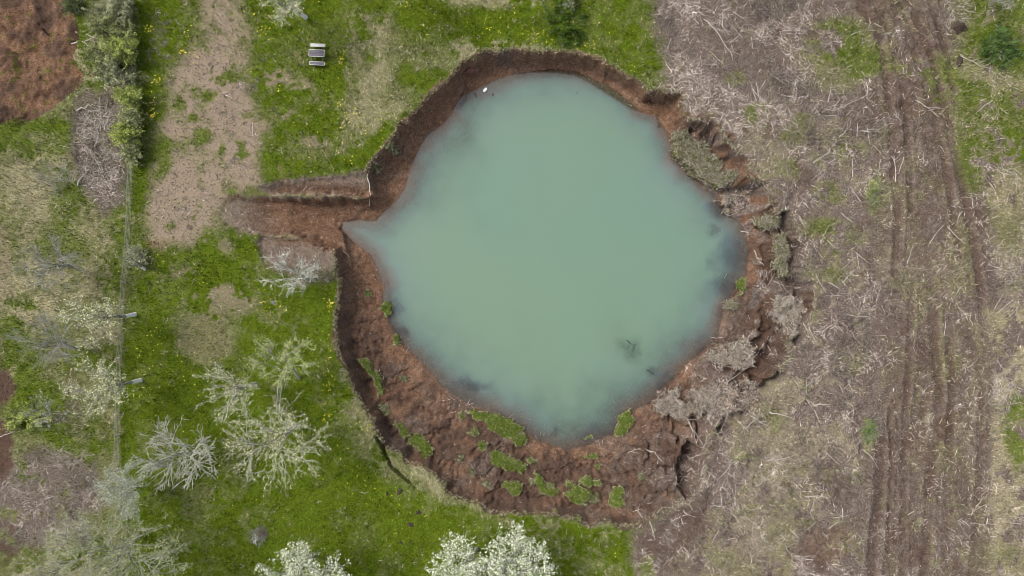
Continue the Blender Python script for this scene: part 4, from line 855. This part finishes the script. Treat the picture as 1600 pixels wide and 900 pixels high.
# ------------------------------------------------------------------ ladder and pole in the largest tree
x0, y0 = W(437, 602); x1, y1 = W(433, 655, 4.2); z0 = float(zat(x0, y0))
ld = thing('ladder', (x0, y0, z0), 'long narrow pale ladder leaning into the largest budding tree', 'ladder'); v = np.array([x1-x0, y1-y0, 4.2-z0]); sdv = np.array([1., 0, 0])
for sg in (-1, 1):
    t_ = Tubes(); t_.add([sdv*sg*.19, v+sdv*sg*.13], [.03, .03], 4); obj('rail', t_.mesh('rail', M['pale_wood'], False), ld)
for i in range(1, 13):
    f_ = i/13; t_ = Tubes(); wd = .19-.06*f_; t_.add([v*f_-sdv*wd, v*f_+sdv*wd], [.016, .016], 4); obj('rung', t_.mesh('rung', M['pale_wood'], False), ld)
x1, y1 = W(429, 722, 5.2); x0, y0 = W(433, 700); z0 = float(zat(x0, y0)); t_ = Tubes(); xa, ya = W(430, 650, 5.2)
t_.add([(0, 0, -.1), (x1-x0, y1-y0-.4, 5.2-z0)], [.035, .025], 6)
tag(obj('pole', t_.mesh('pole', M['pale_wood'], False), None, (x0, y0, z0)), 'thin straight pole standing in the crown of the largest budding tree', 'pole')

# ------------------------------------------------------------------ molehills, stones, bits
def mound(name, cpx, r, h, mat, label, cat, group=None, seed=0):
    x_, y_, z_ = (float(q_[0]) for q_ in hit(np.array([cpx[0]]), np.array([cpx[1]]))); n, m = 18, 7; V = [(0, 0, h)]
    for i in range(1, m):
        for j in range(n):
            a = j*6.283/n; rr = r*i/(m-1)*(1+.28*math.sin(a*2+seed)+.15*math.sin(a*5+seed*2)+random.uniform(-.07, .07)); V.append((math.cos(a)*rr, math.sin(a)*rr, h*(math.cos(min(1, i/(m-1))*3.14)*.5+.5)*random.uniform(.8, 1.2)-(.05 if i == m-1 else 0)))
    F3 = [(0, 1+j, 1+(j+1) % n) for j in range(n)]; F4 = [(1+i*n+j, 1+(i+1)*n+j, 1+(i+1)*n+(j+1) % n, 1+i*n+(j+1) % n) for i in range(m-2) for j in range(n)]
    return tag(obj(name, mesh(name, V, [np.array(F3), np.array(F4)], M[mat], smooth=True), None, (x_, y_, z_)), label, cat, group)
for i, (a, b, r, lb) in enumerate([(625,768,.36,'largest dark molehill, nearest the end of the crack'),(653,801,.30,'round dark molehill between the crack and the blossoming pair'),(642,820,.32,'ragged dark molehill below the round one'),(627,848,.22,'smallest dark molehill, southernmost of the four'),(605,771,.22,'faint grey molehill left of the largest dark one')]):
    mound('molehill', (a, b), r, .16, 'molehill_soil', lb, 'molehill', 'molehills on the southern lawn', i)
mound('stone', (427,473), .26, .22, 'grey_stone', 'grey stone on the lawn among dandelions left of the hole', 'stone', seed=3)
mound('dirt_heap', (1498,42), .9, .6, 'molehill_soil', 'dark heap of clods beside the wheel tracks at the upper right', 'dirt heap', seed=2)
mound('dirt_heap', (1500,95), .5, .3, 'molehill_soil', 'smaller dark clod heap just below the upper right dirt heap', 'dirt heap', seed=5)
mound('rock', (735,108), .5, .4, 'rusty_brown', 'brown clod perched on the northwest rim above the water', 'rock', seed=1)
# white scrap floating near the bank
x_, y_ = W(758, 141, WZ+.05)
V = []; n = 12
for i in range(5):
    for j in range(n): a = j*6.283/n; rr = (.0, .8, 1, .8, 0)[i]; V.append((math.cos(a)*rr*.17*(1+.3*math.sin(2*a)), math.sin(a)*rr*.30+.05*math.sin(i), (.0, .02, .07, .12, .14)[i]+.02*math.sin(3*a)))
F4 = [(i*n+j, i*n+(j+1) % n, (i+1)*n+(j+1) % n, (i+1)*n+j) for i in range(4) for j in range(n)]
sc = tag(obj('plastic_scrap', mesh('plastic_scrap', V, np.array(F4), M['white_plastic'], smooth=True), None, (x_, y_, WZ)), 'small white scrap floating in the shallow water under the northwest bank', 'plastic scrap'); sc.rotation_euler = (0, 0, R(-25))
mound('white_stone', (1500,632), .12, .12, 'white_plastic', 'small bright white stone on the mud of the wheel tracks', 'stone', seed=1)
mound('rock', (770,149), .22, .2, 'rusty_brown', 'small brown rock showing in the shallow water right of the white scrap', 'rock', seed=4).location.z = WZ-.08

# ------------------------------------------------------------------ single branches one can point to
def branch(pts, r, label, name='fallen_branch', mat='dead_wood', twigs=3, group=None, z=None, cat='branch', lift=.06):
    a = np.array(pts, float); x_, y_, z_ = hit(a[:, 0], a[:, 1])
    if z is not None: x_, y_ = W(a[:, 0], a[:, 1], z); z_ = np.full(len(a), z)
    P0 = np.stack([x_, y_, z_+r+lift], 1); o0 = P0[0].copy(); P0 = P0-o0
    t = np.linspace(0, len(P0)-1, len(P0)*3); i_ = np.minimum(t.astype(int), len(P0)-2); f_ = (t-i_)[:, None]; Q_ = P0[i_]*(1-f_)+P0[i_+1]*f_
    Q_[:, :2] += RS.randn(len(Q_), 2)*r*.8; T = Tubes(); T.add(Q_, np.linspace(r, r*.35, len(Q_)), 6); L = np.linalg.norm(P0[-1]-P0[0])
    for k in range(twigs):
        b = Q_[1+int(RS.rand()*(len(Q_)-2))]; d = Q_[-1]-Q_[0]; d /= np.linalg.norm(d)+1e-9; an = RS.choice([-1, 1])*(.4+.6*RS.rand()); dv = np.array([d[0]*math.cos(an)-d[1]*math.sin(an), d[0]*math.sin(an)+d[1]*math.cos(an), .08]); T.add(curve(b, b+dv*L*(.15+.3*RS.rand()), 4, .15), np.linspace(r*.45, r*.2, 4), 4)
    return tag(obj(name, T.mesh(name, M[mat]), None, tuple(o0)), label, cat, group)
GL = 'pale fallen branches'
for pts, r, tw_, lb in [
 ([(120,173),(132,169),(147,164)], .10, 1, 'thick short log at the top of the dead branch pile by the hedge'),
 ([(170,185),(166,195),(162,206)], .07, 1, 'bleached forked branch right of the thick short log by the hedge'),
 ([(121,292),(127,280),(140,263)], .10, 2, 'bright bleached branch on the rough ground below the dead branch pile'),
 ([(150,248),(156,260),(160,272)], .05, 2, 'thin curved branch beside the bright bleached one below the hedge'),
 ([(120,50),(137,55),(150,62)], .06, 5, 'white twiggy branch sticking out of the hedge toward the excavation'),
 ([(114,68),(130,66),(148,58)], .07, 5, 'second white branch below the twiggy one at the excavation edge'),
 ([(148,230),(155,215),(151,195),(158,180)], .04, 5, 'long grey bough running up through the dead branch pile'),
 ([(0,683),(12,678),(24,674)], .05, 0, 'pale straight stick on dark soil at the left edge'),
 ([(245,295),(250,299),(254,302)], .035, 0, 'short pale stick lying on the brown strip'),
 ([(1178,391),(1181,399),(1184,408)], .05, 0, 'short bright stick lying on the eastern mud near the water'),
 ([(1132,344),(1138,342),(1143,344)], .04, 2, 'small pale twig at the northern of two eastern water bays'),
 ([(1157,361),(1164,362),(1172,368)], .05, 3, 'pale forked driftwood at the eastern water edge'),
 ([(1008,702),(1022,706),(1030,715),(1036,723)], .05, 0, 'curved white root on the brown slope southeast of the water'),
 ([(981,708),(990,703),(1002,700)], .04, 5, 'branched white root left of the curved one southeast of the water'),
 ([(965,657),(978,658),(987,663)], .035, 1, 'thin stick lying over the mossy lump in the southeastern water corner'),
 ([(1070,650),(1082,672),(1100,697)], .05, 3, 'long thin branch bridging toward the chasm'),
 ([(1072,713),(1080,716),(1093,707)], .06, 2, 'short bleached branch lying across the top of the chasm'),
 ([(1076,718),(1080,733),(1088,742)], .035, 1, 'bent root hanging inside the chasm'),
 ([(996,796),(1001,805),(1007,811)], .05, 1, 'bright forked root at the foot of the southeastern rim'),
 ([(1014,815),(1020,828),(1022,842)], .05, 4, 'white branched root in the brown litter below the southeastern rim'),
 ([(1125,761),(1133,762),(1140,773)], .05, 2, 'crooked white branch on the litter right of the chasm'),
 ([(1147,775),(1149,790),(1156,800)], .045, 2, 'white forked branch below the crooked one right of the chasm'),
 ([(1202,643),(1222,648),(1242,655)], .07, 0, 'long straight bleached log on the litter southeast of the hole'),
 ([(1268,633),(1282,632),(1296,633)], .06, 1, 'horizontal pale log between the southeastern rim and the wheel tracks'),
 ([(1195,720),(1215,717),(1234,714)], .05, 3, 'pale branch with side twigs in the lower litter'),
 ([(1180,760),(1192,752),(1208,735),(1232,712)], .05, 5, 'large fan shaped dead bough in the lower litter'),
 ([(1258,775),(1280,774),(1295,779)], .05, 2, 'arched pale branch low in the litter left of the tyre rut'),
 ([(1349,702),(1362,715),(1370,728)], .04, 1, 'thin branch left of the tyre rut'),
 ([(1290,706),(1300,716),(1310,726)], .04, 1, 'thin diagonal stick beside the dark bare patch'),
 ([(1270,255),(1285,245),(1295,238),(1304,222)], .06, 1, 'long bowed bleached branch northeast of the hole'),
 ([(1310,215),(1318,208),(1324,202)], .05, 0, 'short straight branch above the long bowed one'),
 ([(1176,140),(1192,160),(1204,178),(1214,188)], .04, 3, 'long grey bough pointing at the northeastern rim'),
 ([(1293,160),(1296,145),(1298,132)], .05, 0, 'upright pale stick below the green patch at the top right'),
 ([(1140,68),(1152,58),(1160,45)], .04, 1, 'tan stick in the upper litter'),
 ([(1100,30),(1120,50),(1135,75),(1145,88)], .05, 6, 'long pale bough across the upper litter'),
 ([(1310,170),(1330,160),(1357,148)], .035, 1, 'long thin stick left of the upper wheel tracks'),
 ([(1291,172),(1301,173),(1311,169)], .045, 2, 'small curved branch on a green tuft in the upper litter'),
 ([(1248,336),(1252,345),(1256,355)], .06, 0, 'pale stick on the green patch just east of the rim'),
 ([(1285,370),(1290,360),(1297,350)], .04, 0, 'diagonal stick east of the pale one by the rim'),
 ([(1292,376),(1298,382),(1304,387)], .04, 0, 'short stick below the diagonal one east of the rim'),
 ([(1452,380),(1462,365),(1474,351)], .045, 0, 'thin straight stick in the middle of the wheel tracks, left of a pair'),
 ([(1480,355),(1492,368),(1507,382)], .05, 1, 'thin straight stick in the middle of the wheel tracks, right of a pair'),
 ([(1417,412),(1422,395),(1426,382)], .04, 0, 'steep thin stick on the mud below the pair'),
 ([(1399,284),(1398,265),(1396,245)], .06, 4, 'bleached twig cluster standing upright beside the tracks'),
 ([(1412,245),(1406,262),(1400,275)], .04, 2, 'second stick crossing the bleached twig cluster'),
 ([(1430,157),(1448,168),(1462,180),(1478,192)], .045, 4, 'long straggling branch across the upper wheel tracks'),
 ([(1500,88),(1515,95),(1532,104),(1548,108)], .05, 8, 'grey tangled bough on the grass below the dark bramble'),
 ([(1565,264),(1575,268),(1586,273)], .05, 2, 'pale forked stick on the dry patch at the right edge'),
 ([(1367,37),(1375,42),(1380,45)], .04, 0, 'short pale stick on the upper wheel tracks'),
 ([(1384,54),(1392,52),(1396,58)], .05, 2, 'hooked root in the upper wheel rut'),
 ([(1330,54),(1338,51),(1346,49)], .04, 0, 'pale stick on the upper green patch'),
 ([(1583,137),(1592,141),(1602,143)], .045, 0, 'whitish stick cut by the right edge above the green meadow'),
 ([(1524,792),(1530,785),(1536,775)], .045, 1, 'pale stick right of the lower wheel tracks'),
 ([(1225,850),(1232,862),(1240,872)], .04, 3, 'pale twiggy branch near the bottom of the cleared strip'),
 ([(1292,825),(1302,820),(1310,815)], .05, 2, 'pale branch above the reddish soil near the bottom'),
 ([(1108,527),(1122,528),(1136,528)], .04, 1, 'thin branch lying along the top of the pale brush heap'),
 ([(1221,437),(1238,434),(1249,431)], .035, 1, 'thin pale stick bridging the eastern crevice'),
 ([(1222,383),(1228,378),(1233,374)], .035, 0, 'short stick lying across the long narrow grassy block'),
 ([(1055,243),(1064,232),(1072,226)], .03, 0, 'green tinted stalk hanging over the water from the largest brush block'),
]: branch(pts, r, lb, twigs=tw_, group=GL)
for pts, r, lb in [([(575,272),(577,290),(578,305),(578,322)], .06, 'pale root hanging down the wall at the gully mouth'), ([(536,392),(543,397),(546,404)], .05, 'pale root end at the southern lip of the gully mouth'),
                   ([(735,117),(742,122),(748,120)], .04, 'dark root poking from the northwest wall')]:
    branch(pts, r, lb, 'exposed_root', 'rusty_brown' if 'dark' in lb else 'dead_wood', 0, 'roots in the walls of the hole', cat='root')
# submerged things
sb = branch([(966,556),(975,553),(985,552),(992,543)], .05, 'dark crown of a sunken tree showing through the green water', 'sunken_tree', 'sunken_wood', 26, None, WZ-.10, 'sunken tree', 0)
branch([(979,531),(983,535),(987,538)], .05, 'short dark twig above the sunken tree crown', 'sunken_branch', 'sunken_wood', 2, 'sunken branches', WZ-.05, 'branch', 0)
branch([(1011,577),(1016,581),(1021,585)], .05, 'dark straight stick in the water near the southeastern bank', 'sunken_branch', 'sunken_wood', 1, 'sunken branches', WZ-.02, 'branch', 0)
branch([(741,145),(743,149),(744,153)], .05, 'small dark stick in the shallows left of the white scrap', 'sunken_branch', 'sunken_wood', 1, 'sunken branches', WZ-.02, 'branch', 0)
# heap of dead twigs on the southern lawn
x_, y_ = W(406, 836); hp = thing('twig_heap', (x_, y_, float(zat(x_, y_))), 'small dead twig heap with a reddish top on the southern lawn', 'brush heap')
for nm2, mt, n, rr, off in (('grey_twigs', 'grey_bark', 150, 1.15, (0, 0)), ('reddish_twigs', 'rusty_brown', 70, .55, (.25, .25)), ('white_sticks', 'whitewash', 8, .6, (-.25, -.3))):
    T = Tubes()
    for i in range(n):
        a = RS.rand()*6.28; r0 = math.sqrt(RS.rand())*rr*.7; s0 = np.array([off[0]+math.cos(a)*r0, off[1]+math.sin(a)*r0, .05+.4*RS.rand()*(1-r0)]); b = RS.rand()*6.28; T.add(curve(s0, s0+np.array([math.cos(b), math.sin(b), .2*RS.rand()])*(.5+.4*RS.rand())*rr*.8, 4, .2), np.linspace(.016, .008, 4)*(2 if mt == 'whitewash' else 1), 3)
    obj(nm2, T.mesh(nm2, M[mt]), hp)
# pile of dead branches by the hedge
for (a, b, rx_, ry_, n, lb) in [(152,195,22,30,130,'tangled pile of dead branches beside the hedge'), (158,262,30,30,110,'loose sprawl of dead brush below the tangled pile'), (105,715,30,20,60,'thin scatter of dead brush on the purple brown ground at lower left'), (1500,15,26,20,50,'small pile of dead brush above the upper right dirt heap'), (1575,410,26,30,100,'pale heap of dead brush at the right edge'), (1570,610,26,26,90,'grey heap of dead brush at the lower right edge')]:
    x_, y_ = W(a, b); z_ = float(zat(x_, y_)); T = Tubes()
    for i in range(n):
        an = RS.rand()*6.28; r0 = math.sqrt(RS.rand()); s0 = np.array([math.cos(an)*r0*rx_*S, math.sin(an)*r0*ry_*S, .04+.35*RS.rand()*(1-r0)]); b_ = RS.rand()*6.28; L = .4+1.1*RS.rand()
        T.add(curve(s0, s0+np.array([math.cos(b_), math.sin(b_), .1*RS.rand()])*L, 5, .25), np.linspace(.012+.025*RS.rand()**2, .008, 5), 4)
    tag(obj('brush_pile', T.mesh('brush_pile', M['dead_wood']), None, (x_, y_, z_)), lb, 'brush pile', 'heaps of dead brush')
# the larger loose sticks of the cleared strip, one object each
protos = []
for i in range(14):
    T = Tubes(); L = 1.0+1.2*RS.rand(); T.add(curve((-L/2, 0, 0), (L/2, 0, .05), 6, .14), np.linspace(.035, .014, 6), 5)
    if i % 2: T.add(curve((0, 0, 0), (L*.35, .35*RS.choice([-1, 1]), .08), 4, .1), np.linspace(.02, .01, 4), 4)
    protos.append(T.mesh('loose_stick', M['dead_wood']))
c_ = 0
while c_ < 190:
    a, b = random.uniform(1040, 1590), random.uniform(5, 895); x_, y_ = W(a, b)
    if cvat('litter', np.array([x_]), np.array([y_]))[0] < .6: continue
    o = obj('loose_stick', protos[c_ % 14], None, (x_, y_, float(zat(x_, y_))+.10)); o.rotation_euler = (0, random.uniform(-.08, .08), random.uniform(0, 6.28)); o.scale = (random.uniform(.6, 1.2),)*3
    tag(o, 'thin pale loose stick lying among the twig litter of the cleared strip', 'stick', 'loose sticks in the cleared strip'); c_ += 1
